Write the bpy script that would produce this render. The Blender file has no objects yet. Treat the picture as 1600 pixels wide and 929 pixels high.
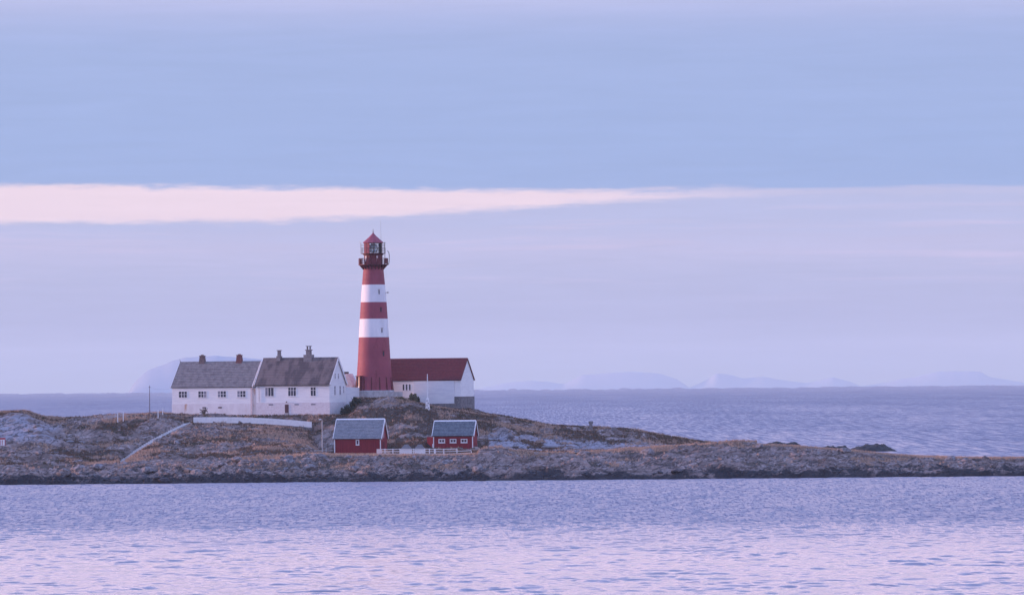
import bpy, math, random
import numpy as np
from mathutils import Matrix, Vector

SC = bpy.context.scene
COL = SC.collection
R = math.radians
random.seed(7)

# ------------------------------------------------------------------ camera
FPX = 7200.0          # focal length in pixels of a 1600 px wide frame
CAMZ = 16.5
cam_d = bpy.data.cameras.new('camera')
cam_d.sensor_width = 36.0
cam_d.lens = 36.0 * FPX / 1600.0
cam_d.clip_start = 1.0
cam_d.clip_end = 60000.0
cam = bpy.data.objects.new('camera', cam_d)
COL.objects.link(cam)
PITCH, ROLL = 1.0924, -0.5013
CM = Matrix.Translation((0, 0, CAMZ)) @ Matrix.Rotation(R(90 + PITCH), 4, 'X') @ Matrix.Rotation(R(ROLL), 4, 'Z')
cam.matrix_world = CM
SC.camera = cam
CR = CM.to_3x3()


def at(px, py, Y):
    """world point at depth Y that the photograph shows at pixel px, py"""
    d = CR @ Vector((px - 800, -(py - 464.5), -FPX))
    k = Y / d.y
    return Vector((d.x * k, Y, CAMZ + d.z * k))


# ------------------------------------------------------------------ render / exposure
SC.render.engine = 'CYCLES'
SC.cycles.use_denoising = True
SC.cycles.max_bounces = 6
SC.cycles.volume_bounces = 2
SC.cycles.caustics_reflective = False
SC.cycles.caustics_refractive = False
SC.view_settings.view_transform = 'Standard'
SC.view_settings.look = 'None'
SC.view_settings.exposure = 0.0
SC.view_settings.gamma = 1.0

# ------------------------------------------------------------------ sun
SUN_EL = 6.0
SUN_AZ = 14.0         # degrees beyond due left
sl = bpy.data.lights.new('sun', 'SUN')
sl.energy = 5.0
sl.angle = R(2.5)
sl.color = (1.0, 0.54, 0.40)
sun = bpy.data.objects.new('sun', sl)
COL.objects.link(sun)
sdir = Vector((-math.cos(R(SUN_AZ)) * math.cos(R(SUN_EL)), math.sin(R(SUN_AZ)) * math.cos(R(SUN_EL)), math.sin(R(SUN_EL))))
sun.rotation_euler = sdir.to_track_quat('Z', 'Y').to_euler()
sun.location = (-200, 850, 120)


# ------------------------------------------------------------------ node helpers
def srgb(r, g, b, k=1.0):
    f = lambda c: (c / 255 / 12.92 if c / 255 <= 0.04045 else ((c / 255 + 0.055) / 1.055) ** 2.4) * k
    return (f(r), f(g), f(b), 1.0)


class NT:
    def __init__(s, tree):
        s.t = tree
        tree.nodes.clear()

    def n(s, typ, **kw):
        nd = s.t.nodes.new(typ)
        for k, v in kw.items():
            setattr(nd, k, v)
        return nd

    def l(s, a, b):
        s.t.links.new(a, b)

    def put(s, sock, v):
        if hasattr(v, 'links'):
            s.l(v, sock)
        else:
            sock.default_value = v

    def m(s, op, a, b=None, c=None, clamp=False):
        nd = s.n('ShaderNodeMath', operation=op)
        nd.use_clamp = clamp
        s.put(nd.inputs[0], a)
        if b is not None:
            s.put(nd.inputs[1], b)
        if c is not None:
            s.put(nd.inputs[2], c)
        return nd.outputs[0]

    def mix(s, f, a, b, blend='MIX'):
        nd = s.n('ShaderNodeMix', data_type='RGBA', blend_type=blend)
        s.put(nd.inputs[0], f)
        s.put(nd.inputs[6], a)
        s.put(nd.inputs[7], b)
        return nd.outputs[2]

    def step(s, v, lo, hi, a=0.0, b=1.0):
        nd = s.n('ShaderNodeMapRange', interpolation_type='SMOOTHSTEP')
        for i, q in enumerate((v, lo, hi, a, b)):
            s.put(nd.inputs[i], q)
        return nd.outputs[0]

    def noise(s, vec, scale, detail=3.0, rough=0.5, dist=0.0):
        nd = s.n('ShaderNodeTexNoise')
        s.put(nd.inputs['Vector'], vec)
        nd.inputs['Scale'].default_value = scale
        nd.inputs['Detail'].default_value = detail
        nd.inputs['Roughness'].default_value = rough
        nd.inputs['Distortion'].default_value = dist
        return nd.outputs[0]

    def ramp(s, f, stops, interp='LINEAR'):
        nd = s.n('ShaderNodeValToRGB')
        cr = nd.color_ramp
        cr.interpolation = interp
        while len(cr.elements) < len(stops):
            cr.elements.new(0.5)
        for e, (p, c) in zip(cr.elements, stops):
            e.position = p
            e.color = c
        s.put(nd.inputs[0], f)
        return nd.outputs[0]

    def vmul(s, vec, sx, sy, sz):
        nd = s.n('ShaderNodeVectorMath', operation='MULTIPLY')
        s.put(nd.inputs[0], vec)
        nd.inputs[1].default_value = (sx, sy, sz)
        return nd.outputs[0]


# ------------------------------------------------------------------ world: evening sky with a pink cloud gap
world = bpy.data.worlds.new('World')
SC.world = world
world.use_nodes = True
w = NT(world.node_tree)
tc = w.n('ShaderNodeTexCoord')
sep = w.n('ShaderNodeSeparateXYZ')
w.l(tc.outputs['Generated'], sep.inputs[0])
el = w.m('MULTIPLY', w.m('ARCSINE', sep.outputs[2]), 57.2958)
az = w.m('MULTIPLY', w.m('ARCTAN2', sep.outputs[0], sep.outputs[1]), 57.2958)
dv = tc.outputs['Generated']
n_big = w.noise(w.vmul(dv, 1, 1, 9), 9.0, 4, 0.55)
n_mid = w.noise(w.vmul(dv, 1, 1, 14), 26.0, 5, 0.6, 0.4)
n_fine = w.noise(w.vmul(dv, 1, 1, 6), 120.0, 5, 0.6)
wob = w.m('MULTIPLY', w.m('SUBTRACT', n_mid, 0.5), 0.45)
elw = w.m('ADD', el, wob)
# base layers by elevation 0..5 degrees
lay = w.ramp(w.m('DIVIDE', elw, 5.0, clamp=True), [
    (0.00, srgb(158, 172, 206)), (0.06, srgb(160, 174, 210)), (0.14, srgb(170, 179, 217)),
    (0.27, srgb(180, 186, 223)), (0.34, srgb(191, 192, 228)), (0.40, srgb(183, 190, 228)),
    (0.455, srgb(183, 190, 228)), (0.475, srgb(184, 190, 228)), (0.492, srgb(152, 176, 224)),
    (0.62, srgb(154, 177, 225)), (0.80, srgb(158, 178, 225)), (1.0, srgb(166, 180, 226))])
# unseen higher sky: bright pink band added for the near water to mirror, blue overhead
hi_t = w.step(el, 4.2, 7.8)
ovc = w.mix(w.step(n_big, 0.35, 0.68), srgb(250, 218, 234, 1.85), srgb(255, 222, 232, 2.1))
ovc = w.mix(w.step(el, 8.5, 19.0), ovc, w.mix(w.step(n_big, 0.35, 0.68), srgb(144, 177, 250, 1.5), srgb(170, 190, 250, 1.56)))
base = w.mix(hi_t, lay, ovc)
# faint lilac streaks under the gap
n_str = w.noise(w.vmul(dv, 1, 1, 22), 11.0, 5, 0.6, 0.3)
sm = w.m('MULTIPLY', w.step(n_str, .50, .68), w.m('MULTIPLY', w.step(el, .9, 1.5), w.m('SUBTRACT', 1.0, w.step(el, 2.1, 2.35))))
base = w.mix(w.m('MULTIPLY', sm, .75), base, srgb(206, 198, 231))
# pink wedge
azq = w.step(az, -3.4, 3.3, 0.0, 1.0)
lo_e = w.m('MULTIPLY_ADD', azq, 0.27, 2.07)
up_e = w.m('MULTIPLY_ADD', w.step(az, -6.5, 3.3), -0.13, 2.52)
fw = w.m('MULTIPLY', w.m('SUBTRACT', n_fine, 0.5), 0.16)
elf = w.m('ADD', w.m('ADD', el, fw), w.m('MULTIPLY', wob, 0.22))
up_m = w.m('SUBTRACT', 1.0, w.step(w.m('SUBTRACT', elf, up_e), -0.06, 0.05))
lo_m = w.step(w.m('SUBTRACT', elf, lo_e), -0.07, 0.06)
fade = w.m('SUBTRACT', 1.0, w.m('MULTIPLY', w.step(az, 0.2, 4.6), .88))
pm = w.m('MULTIPLY', w.m('MULTIPLY', up_m, lo_m), fade)
base = w.mix(pm, base, srgb(243, 221, 234))
# faint grain of thin cloud over everything
gr = w.m('MULTIPLY_ADD', n_mid, 0.14, 0.93)
base = w.mix(1.0, base, w.n('ShaderNodeCombineXYZ').outputs[0], 'MIX') if False else base
hsv = w.n('ShaderNodeHueSaturation')
w.l(base, hsv.inputs['Color'])
w.l(gr, hsv.inputs['Value'])
hsv.inputs['Saturation'].default_value = 1.0
sky = w.n('ShaderNodeTexSky', sky_type='NISHITA')
sky.sun_disc = False
sky.sun_elevation = R(SUN_EL)
sky.sun_rotation = math.atan2(sdir.x, sdir.y)
bgs = w.n('ShaderNodeBackground')
w.l(sky.outputs[0], bgs.inputs[0])
bgs.inputs[1].default_value = 0.006
bgc = w.n('ShaderNodeBackground')
w.l(hsv.outputs[0], bgc.inputs[0])
bgc.inputs[1].default_value = 1.0
adds = w.n('ShaderNodeAddShader')
w.l(bgs.outputs[0], adds.inputs[0])
w.l(bgc.outputs[0], adds.inputs[1])
out = w.n('ShaderNodeOutputWorld')
w.l(adds.outputs[0], out.inputs[0])


# ------------------------------------------------------------------ materials
def mat(name, c1, c2=None, scale=1.0, rough=0.85, bump=0.0, bscale=None, stretch=(1, 1, 1), detail=4, lo=0.35, hi=0.65,
        c3=None, s3=None, m3=(0.55, 0.7), spec=0.2, st3=(1, 1, 1), metallic=0.0):
    m = bpy.data.materials.new(name)
    m.use_nodes = True
    t = NT(m.node_tree)
    tcn = t.n('ShaderNodeTexCoord')
    v = t.vmul(tcn.outputs['Object'], *stretch)
    b = t.n('ShaderNodeBsdfPrincipled')
    b.inputs['Roughness'].default_value = rough
    b.inputs['Specular IOR Level'].default_value = spec
    b.inputs['Metallic'].default_value = metallic
    nz = t.noise(v, scale, detail, 0.6)
    if c2 is None:
        c2 = tuple(min(1, x * 0.82) for x in c1[:3]) + (1,)
    col = t.mix(t.step(nz, lo, hi), c1, c2)
    if c3 is not None:
        v3 = t.vmul(tcn.outputs['Object'], *st3)
        col = t.mix(t.step(t.noise(v3, s3 or scale * 2, 4, 0.6), m3[0], m3[1]), col, c3)
    t.l(col, b.inputs['Base Color'])
    if bump:
        bn = t.n('ShaderNodeBump')
        bn.inputs['Strength'].default_value = bump
        bn.inputs['Distance'].default_value = 0.05
        t.l(t.noise(v, bscale or scale * 4, 4, 0.6), bn.inputs['Height'])
        t.l(bn.outputs[0], b.inputs['Normal'])
    o = t.n('ShaderNodeOutputMaterial')
    t.l(b.outputs[0], o.inputs[0])
    return m


def rgb(r, g, b):
    return (r, g, b, 1.0)


M = {}
M['white'] = mat('white_paint', rgb(.82, .82, .83), rgb(.75, .75, .77), .5, .6, .3, 6, (1, 1, 6))
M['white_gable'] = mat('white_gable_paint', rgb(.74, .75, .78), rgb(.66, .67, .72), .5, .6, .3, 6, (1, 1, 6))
M['white_trim'] = mat('white_trim_paint', rgb(.80, .79, .80), rgb(.72, .71, .73), 2, .6)
M['plaster'] = mat('stained_plaster', rgb(.77, .75, .77), rgb(.69, .66, .68), .8, .9, .4, 5, (1, 1, .5), c3=rgb(.50, .30, .20), s3=.55, m3=(.60, .78), st3=(1, 1, .25))
M['brick_wall'] = mat('pale_brick_plaster', rgb(.71, .68, .71), rgb(.63, .58, .61), 2.2, .9, .5, 8, (1, 1, 1.6), c3=rgb(.40, .30, .30), s3=3.5, m3=(.58, .75), st3=(.5, .5, 2.5))
M['slate_grey'] = mat('grey_slates', rgb(.24, .215, .215), rgb(.155, .138, .145), 1.3, .75, .3, 7, c3=rgb(.27, .25, .24), s3=2.6, m3=(.52, .66))
M['slate_brown'] = mat('mossy_brown_slates', rgb(.195, .15, .145), rgb(.10, .08, .085), .55, .75, .3, 7, (1, .35, .35), lo=.42, hi=.58, c3=rgb(.15, .11, .10), s3=.75, m3=(.55, .75), st3=(1, .5, .5))
M['slate_shed'] = mat('blue_grey_shed_slates', rgb(.24, .25, .28), rgb(.17, .18, .21), 1.6, .7, .3, 7, c3=rgb(.30, .30, .32), s3=5, m3=(.5, .66))
M['slate_dark'] = mat('dark_wet_slates', rgb(.15, .18, .21), rgb(.10, .12, .15), 1.2, .7, .3, 7, c3=rgb(.22, .24, .26), s3=3, m3=(.52, .7))
M['tile_red'] = mat('red_roof_tiles', rgb(.14, .028, .040), rgb(.10, .022, .034), 2.2, .75, .3, 8, c3=rgb(.15, .05, .05), s3=5, m3=(.55, .7))
M['red_paint'] = mat('red_tower_paint', rgb(.31, .074, .104), rgb(.26, .062, .090), .45, .6, .2, 5, (1, 1, .6), c3=rgb(.18, .038, .052), s3=1.1, m3=(.58, .75), st3=(1, 1, .3))
M['tower_white'] = mat('white_tower_paint', rgb(.80, .79, .80), rgb(.70, .69, .71), .6, .6, .2, 5, (1, 1, .3), c3=rgb(.62, .52, .50), s3=1.2, m3=(.66, .8), st3=(1.5, 1.5, .12))
M['red_dark'] = mat('dark_red_ironwork', rgb(.15, .03, .04), rgb(.10, .022, .032), 2, .6)
M['shed_red'] = mat('barn_red_boards', rgb(.26, .026, .042), rgb(.19, .020, .034), 1.3, .8, .5, 3, (6, 1, .25))
M['shed_red_dark'] = mat('dark_red_gable_boards', rgb(.16, .018, .03), rgb(.12, .014, .025), 1.3, .8, .5, 3, (1, 6, .25))
M['brick_dark'] = mat('sooty_brick', rgb(.17, .13, .13), rgb(.11, .085, .09), 3, .9, .5, 9)
M['brick_red'] = mat('red_chimney_brick', rgb(.20, .085, .085), rgb(.14, .065, .07), 3, .9, .5, 9)
M['chim_grey'] = mat('grey_rendered_chimney', rgb(.26, .24, .25), rgb(.17, .16, .17), 2, .9, .5, 9)
M['glass'] = mat('dark_window_glass', rgb(.025, .03, .05), rgb(.045, .05, .08), 1.2, .12, spec=.5)
M['curtain'] = mat('curtained_window_glass', rgb(.30, .29, .33), rgb(.20, .20, .25), 1.2, .2, spec=.5)
M['door'] = mat('brown_cellar_door', rgb(.10, .05, .06), rgb(.07, .035, .045), 2, .7)
M['door_sunlit'] = mat('sunlit_door_paint', rgb(.80, .62, .42), rgb(.72, .52, .36), 2, .5)  # orange-cream colour holds the sun reflected by the door
M['joint'] = mat('rusty_warmlit_paint', rgb(.78, .70, .68), rgb(.70, .60, .58), .6, .8, .3, 5, c3=rgb(.50, .26, .16), s3=.9, m3=(.48, .66), st3=(1, 1, .25))  # pinkish base carries warm light on white paint; rust stains on top
M['concrete'] = mat('weathered_concrete', rgb(.50, .48, .49), rgb(.36, .34, .35), 1.2, .9, .4, 6, c3=rgb(.28, .22, .20), s3=1.2, m3=(.56, .72), st3=(1.6, 1.6, .12))
M['stone_wall'] = mat('grey_foundation_stone', rgb(.20, .19, .21), rgb(.12, .12, .13), 1.6, .95, .8, 4, c3=rgb(.27, .25, .24), s3=3, m3=(.5, .66))
M['path'] = mat('pale_concrete_steps', rgb(.60, .58, .58), rgb(.50, .48, .49), 1.5, .9, .3, 5)
M['galv'] = mat('galvanised_metal', rgb(.48, .47, .47), rgb(.38, .37, .38), 3, .5)
M['pole_wood'] = mat('grey_brown_pole', rgb(.16, .11, .10), rgb(.10, .07, .07), 2, .8)
M['black_metal'] = mat('dark_ironwork', rgb(.07, .05, .06), rgb(.05, .035, .045), 3, .5)
M['grey_hip'] = mat('grey_felt_roof', rgb(.20, .18, .19), rgb(.15, .14, .15), 2, .9)
M['twig'] = mat('bare_twigs', rgb(.16, .11, .10), rgb(.10, .07, .07), 3, .9)
M['leaf_dark'] = mat('dark_evergreen_leaf', rgb(.045, .055, .04), rgb(.03, .038, .03), 1.3, .7)
M['leaf_olive'] = mat('olive_leaf', rgb(.14, .13, .07), rgb(.09, .08, .05), 1.3, .7)
M['pink_wall'] = mat('pale_pink_plaster', rgb(.72, .60, .58), rgb(.62, .50, .50), 1.5, .8)
M['sign_red'] = mat('red_sign_paint', rgb(.45, .07, .09), rgb(.36, .06, .07), 2, .6)


def mat_lensglass():
    m = bpy.data.materials.new('lens_glass')
    m.use_nodes = True
    b = m.node_tree.nodes['Principled BSDF']
    b.inputs['Base Color'].default_value = (.75, .85, .85, 1)
    b.inputs['Roughness'].default_value = 0.08
    b.inputs['Transmission Weight'].default_value = 0.6
    return m


def mat_pane():
    m = bpy.data.materials.new('lantern_glass')
    m.use_nodes = True
    t = NT(m.node_tree)
    g = t.n('ShaderNodeBsdfGlossy')
    g.inputs['Roughness'].default_value = 0.05
    tr = t.n('ShaderNodeBsdfTransparent')
    tr.inputs[0].default_value = (.93, .95, .96, 1)
    fr = t.n('ShaderNodeFresnel')
    fr.inputs[0].default_value = 1.45
    mx = t.n('ShaderNodeMixShader')
    t.l(fr.outputs[0], mx.inputs[0])
    t.l(tr.outputs[0], mx.inputs[1])
    t.l(g.outputs[0], mx.inputs[2])
    o = t.n('ShaderNodeOutputMaterial')
    t.l(mx.outputs[0], o.inputs[0])
    return m


M['lens'] = mat_lensglass()
M['pane'] = mat_pane()


# ------------------------------------------------------------------ mesh helpers
def link(o, parent=None):
    COL.objects.link(o)
    if parent is not None:
        o.parent = parent
    return o


def tag(o, label=None, cat=None, group=None, kind=None):
    if label:
        o['label'] = label
    if cat:
        o['category'] = cat
    if group:
        o['group'] = group
    if kind:
        o['kind'] = kind
    return o


def empty(name, loc, rz=0.0):
    o = bpy.data.objects.new(name, None)
    o.empty_display_size = 0.5
    o.location = loc
    o.rotation_euler = (0, 0, rz)
    return link(o)


class MB:
    def __init__(s):
        s.v = []
        s.f = []

    def add(s, vs, fs):
        k = len(s.v)
        s.v += [tuple(p) for p in vs]
        s.f += [tuple(i + k for i in f) for f in fs]
        return s

    def box(s, x0, x1, y0, y1, z0, z1):
        return s.add([(x0, y0, z0), (x1, y0, z0), (x1, y1, z0), (x0, y1, z0), (x0, y0, z1), (x1, y0, z1), (x1, y1, z1), (x0, y1, z1)],
                     [(3, 2, 1, 0), (4, 5, 6, 7), (0, 1, 5, 4), (1, 2, 6, 5), (2, 3, 7, 6), (3, 0, 4, 7)])

    def hexa(s, p):
        """eight points: bottom ring of four then top ring of four"""
        return s.add(p, [(3, 2, 1, 0), (4, 5, 6, 7), (0, 1, 5, 4), (1, 2, 6, 5), (2, 3, 7, 6), (3, 0, 4, 7)])

    def prism(s, poly, x0, x1):
        """polygon in y,z swept along x"""
        n = len(poly)
        vs = [(x0, y, z) for y, z in poly] + [(x1, y, z) for y, z in poly]
        fs = [tuple(range(n))[::-1], tuple(range(n, 2 * n))] + [(i, (i + 1) % n, n + (i + 1) % n, n + i) for i in range(n)]
        return s.add(vs, fs)

    def tube(s, a, b, r, r2=None, n=8):
        a, b = Vector(a), Vector(b)
        r2 = r if r2 is None else r2
        d = (b - a).normalized()
        u = d.orthogonal().normalized()
        q = d.cross(u)
        vs = []
        for c, rr in ((a, r), (b, r2)):
            for i in range(n):
                t = 2 * math.pi * i / n
                vs.append(c + (u * math.cos(t) + q * math.sin(t)) * rr)
        fs = [(i, (i + 1) % n, n + (i + 1) % n, n + i) for i in range(n)] + [tuple(range(n))[::-1], tuple(range(n, 2 * n))]
        return s.add(vs, fs)

    def path(s, pts, r, n=6):
        for a, b in zip(pts[:-1], pts[1:]):
            s.tube(a, b, r, n=n)
        return s

    def lathe(s, prof, n=48, cx=0, cy=0, a0=0.0, a1=2 * math.pi):
        full = abs(a1 - a0 - 2 * math.pi) < 1e-6
        m = n if full else n + 1
        vs = []
        for r, z in prof:
            for i in range(m):
                t = a0 + (a1 - a0) * i / n
                vs.append((cx + r * math.cos(t), cy + r * math.sin(t), z))
        fs = []
        for j in range(len(prof) - 1):
            for i in range(n):
                i2 = (i + 1) % m
                fs.append((j * m + i, j * m + i2, (j + 1) * m + i2, (j + 1) * m + i))
        if full and prof[0][0] > 1e-4:
            fs.append(tuple(range(m))[::-1])
        if full and prof[-1][0] > 1e-4:
            fs.append(tuple((len(prof) - 1) * m + i for i in range(m)))
        return s.add(vs, fs)

    def build(s, name, m, parent=None, loc=None, smooth=False):
        me = bpy.data.meshes.new(name)
        me.from_pydata(s.v, [], s.f)
        me.validate()
        if smooth:
            me.shade_smooth()
        me.materials.append(m)
        o = bpy.data.objects.new(name, me)
        if loc is not None:
            o.location = loc
        return link(o, parent)


def fast_mesh(name, V, F, m, parent=None, smooth=True):
    """numpy verts (n,3), quads or tris (k,3|4)"""
    me = bpy.data.meshes.new(name)
    k = F.shape[1]
    me.vertices.add(len(V))
    me.vertices.foreach_set('co', V.astype(np.float32).ravel())
    me.loops.add(F.size)
    me.loops.foreach_set('vertex_index', F.astype(np.int32).ravel())
    me.polygons.add(len(F))
    me.polygons.foreach_set('loop_start', np.arange(0, F.size, k, dtype=np.int32))
    me.polygons.foreach_set('loop_total', np.full(len(F), k, dtype=np.int32))
    me.polygons.foreach_set('use_smooth', np.full(len(F), smooth, dtype=bool))
    me.update(calc_edges=True)
    me.materials.append(m)
    return link(bpy.data.objects.new(name, me), parent)


# ------------------------------------------------------------------ numpy noise
_tabs = {}


def vn(x, y, seed=0):
    if seed not in _tabs:
        _tabs[seed] = np.random.RandomState(seed + 11).rand(256, 256) * 2 - 1
    T = _tabs[seed]
    xi = np.floor(x).astype(int)
    yi = np.floor(y).astype(int)
    fx = x - xi
    fy = y - yi
    fx = fx * fx * fx * (fx * (fx * 6 - 15) + 10)
    fy = fy * fy * fy * (fy * (fy * 6 - 15) + 10)
    a = T[xi & 255, yi & 255]
    b = T[(xi + 1) & 255, yi & 255]
    c = T[xi & 255, (yi + 1) & 255]
    d = T[(xi + 1) & 255, (yi + 1) & 255]
    return (a * (1 - fx) + b * fx) * (1 - fy) + (c * (1 - fx) + d * fx) * fy


def fbm(x, y, o=4, seed=0, g=0.5):
    s = 0
    a = 1.0
    for i in range(o):
        s = s + a * vn(x * 2 ** i + 17.3 * i, y * 2 ** i - 9.1 * i, seed + i)
        a *= g
    return s


def ridged(x, y, o=4, seed=0, g=0.5):
    s = 0
    a = 1.0
    for i in range(o):
        s = s + a * (1 - 2 * np.abs(vn(x * 2 ** i + 7.7 * i, y * 2 ** i + 3.1 * i, seed + i)))
        a *= g
    return s


def sstep(x, a, b):
    t = np.clip((x - a) / (b - a), 0, 1)
    return t * t * (3 - 2 * t)


# ------------------------------------------------------------------ island terrain
def TH(px):
    return 608.8 - 0.00875 * px


ROWS = [
    (797, None),
    (801, 'shore'),
    (826, [(-300, 742), (0, 737), (150, 730), (340, 722), (420, 716), (500, 710), (600, 710), (700, 709), (780, 707), (850, 709), (900, 708), (1000, 702),
           (1100, 695), (1150, 692), (1250, 696), (1300, 700), (1340, 703), (1400, 709), (1440, 712), (1500, 714), (1600, 715), (1900, 730)]),
    (850, [(-300, 700), (0, 702), (100, 704), (150, 712), (200, 706), (260, 698), (300, 700), (400, 694), (480, 697), (500, 708), (520, 709.5), (615, 709.5), (660, 708),
           (680, 706.5), (760, 707), (850, 706), (900, 708), (1000, 706), (1100, 702), (1200, 700), (1300, 708), (1400, 716), (1500, 727), (1900, 745)]),
    (869, [(-300, 668), (0, 676), (60, 668), (100, 688), (140, 684), (200, 684), (260, 676), (300, 671), (400, 674), (480, 678), (492, 700), (512, 700), (524, 694), (600, 688),
           (640, 680), (700, 680), (750, 684), (800, 688), (870, 692), (950, 696), (1000, 698), (1100, 704), (1200, 716), (1400, 740), (1900, 752)]),
    (881, [(-300, 650), (0, 653), (40, 652), (80, 668), (120, 664), (180, 659), (240, 655), (264, 654), (300, 660), (390, 662), (480, 668), (500, 660), (540, 655), (562, 644),
           (600, 640), (640, 640), (664, 643), (700, 653), (740, 656), (800, 665), (850, 674), (920, 678), (1000, 682), (1060, 692), (1100, 702), (1200, 722), (1900, 760)]),
    (891, [(-300, 641), (0, 645), (40, 644), (80, 660), (120, 657), (180, 652), (240, 649), (264, 649), (400, 649), (515, 649), (540, 645), (558, 626),
           (600, 625), (640, 629), (664, 636), (720, 645), (740, 649), (800, 658), (850, 667), (925, 671), (1000, 676), (1050, 685), (1100, 694), (1150, 704), (1200, 716), (1900, 765)]),
    (901, [(-300, 640), (0, 643), (40, 642), (70, 653), (120, 652), (180, 648), (264, 646), (400, 648), (515, 648), (540, 640), (556, 622),
           (585, 621), (630, 625), (650, 630), (720, 640), (740, 643), (800, 654), (850, 664), (925, 668), (960, 669), (1000, 673), (1050, 682), (1100, 690), (1150, 697), (1200, 710), (1300, 728), (1900, 765)]),
    (916, [(-300, 652), (0, 652), (70, 660), (180, 655), (264, 652), (515, 652), (585, 630), (720, 648), (800, 664), (925, 680), (1000, 688), (1100, 705), (1200, 725), (1900, 765)]),
    (958, 'end'),
]
PX = np.concatenate([np.arange(-300, 0, 5.0), np.arange(0, 1600, 2.0), np.arange(1600, 1900, 5.0)])
YY = np.concatenate([np.arange(796.0, 834, .24), np.arange(834, 902, .30), np.arange(902, 962, 1.2)])


def smooth1(a, k):
    ker = np.hanning(k + 2)[1:-1]
    ker /= ker.sum()
    p = np.pad(a, (k // 2, k // 2), mode='edge')
    return np.convolve(p, ker, mode='valid')[:len(a)]


prof = []
for Yr, pts in ROWS:
    if pts is None:
        z = np.full(len(PX), -1.6)
    elif pts == 'shore':
        z = np.full(len(PX), 0.25)
    elif pts == 'end':
        z = np.full(len(PX), -3.0)
    else:
        py = np.interp(PX, [p[0] for p in pts], [p[1] for p in pts])
        z = CAMZ - (py - TH(PX)) * Yr / FPX
        z = smooth1(z, 7)
    prof.append(z)
prof = np.array(prof)
yr = np.array([r_[0] for r_ in ROWS], float)
H = np.empty((len(YY), len(PX)))
idx = np.clip(np.searchsorted(yr, YY, side='right') - 1, 0, len(yr) - 2)
tt = (YY - yr[idx]) / (yr[idx + 1] - yr[idx])
# the shore rises steeply then rounds over; elsewhere linear
te = np.where(idx == 1, np.clip(tt, 0, 1) ** 0.62, tt)
H = prof[idx] * (1 - te)[:, None] + prof[idx + 1] * te[:, None]
for _ in range(2):   # soften the creases along depth behind the shore
    Hs = H.copy()
    Hs[4:-4] = sum(H[4 + d:len(YY) - 4 + d] for d in range(-4, 5)) / 9
    wq = sstep(YY, 812, 822)[:, None]
    H = H * (1 - wq) + Hs * wq
GX = (PX[None, :] - 800) * YY[:, None] / FPX
GY = np.repeat(YY[:, None], len(PX), 1)
# crags
ca, sa = math.cos(R(32)), math.sin(R(32))
U = GX * ca + GY * sa
V_ = -GX * sa + GY * ca
big = fbm(GX * .09, GY * .11, 3, 3)
led = fbm(U * .16, V_ * .42, 4, 21)
q = led * 2.6
led_t = (np.floor(q) + sstep(q - np.floor(q), .25, .75)) / 2.6
rid = ridged(U * .22, V_ * .5, 4, 40)
fine = ridged(GX * .9, GY * .8, 3, 60)
shore_w = 1 - sstep(GY, 818, 834)
left_w = 1 - sstep(PX, 480, 700)[None, :] * np.ones_like(GX)
rockn = fbm(GX * .09 + 5, GY * .14, 5, 80, .75)
hill_w = sstep(GY, 834, 845)
# fraction of bare rock
rock = .15 + .8 * sstep(rockn * .9 + .55 * shore_w + .25 * (GX < -55) - .35 * hill_w * (1 - left_w) - .02, -.35, .40)
slabs = ((PX[None, :] > 760) & (PX[None, :] < 1150)) * sstep(GY, 840, 848) * (1 - sstep(GY, 868, 878))
rock = np.clip(rock + slabs * sstep(fbm(GX * .12, GY * .15, 3, 90), -.35, .1), 0, 1)
knob = (1 - sstep(PX, 70, 105))[None, :] * sstep(GY, 852, 862) * (1 - sstep(GY, 880, 886))
rock = np.clip(rock + knob, 0, 1)
rock = rock * (1 - (1 - sstep(PX, 70, 130))[None, :] * sstep(GY, 884, 889) * .9)
amp = .55 * hill_w + .85 * shore_w + .5 * (1 - hill_w) * (1 - shore_w)
disp = amp * (big * .55 + (led_t * .75 + rid * .28 - .1) * (.35 + .75 * rock)) + fine * .07 * (.3 + .7 * rock) * (0.8 + shore_w) + .05 * fbm(GX * 1.6, GY * 1.2, 3, 77) + amp * .45 * rock * (ridged(U * .10, V_ * .36, 3, 140, .45) - .2)
soft_r = 1 - .55 * sstep(PX, 820, 1000)[None, :]
disp += soft_r * amp * .22 * (ridged(GX * .45 + .5 * vn(GX * .3, GY * .3, 7), GY * .38, 4, 52, .6) - .25) * (.35 + .65 * rock)
disp *= 1 - .25 * shore_w * (soft_r < .7)
lum = np.abs(vn(GX * .8 + .6 * vn(GX * .4, GY * .4, 17), GY * .55, 61))
disp += soft_r * shore_w * .24 * (sstep(lum, 0, .35) - .6)
# joints and clefts in the rock
cl = np.abs(vn(U * .30, V_ * .11, 130)) + .5 * np.abs(vn(U * .9, V_ * .3, 131))
disp -= (1 - sstep(cl, .0, .22)) * .55 * rock * soft_r * (.4 + .5 * shore_w)
cl2 = np.abs(vn(GX * .55 + .3 * vn(GX, GY, 9), GY * .25, 133))
disp -= (1 - sstep(cl2, .0, .12)) * .3 * shore_w * soft_r
crest = (1 - sstep(np.abs(GY - 899), 3, 9)) * .45
disp *= (1 - crest) * (1 - .35 * knob)
spit_edge = np.exp(-((GY - 828) / 4.0) ** 2)
disp *= (1 - .55 * spit_edge)
ends = (1 - sstep(PX, -300, -110))[None, :] + sstep(PX, 1740, 1900)[None, :]
H = H * (1 - ends) + (-2.0) * ends
edge_r = 1 - ends - sstep(PX, 1450, 1700)[None, :] * .25
H0 = H.copy()
H = H + disp * edge_r
H = np.where(GY < 800.2, np.minimum(H, (GY - 800.2) * .5 + .25 * fbm(GX * .35, GY, 3, 5) + .15), H)
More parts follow.
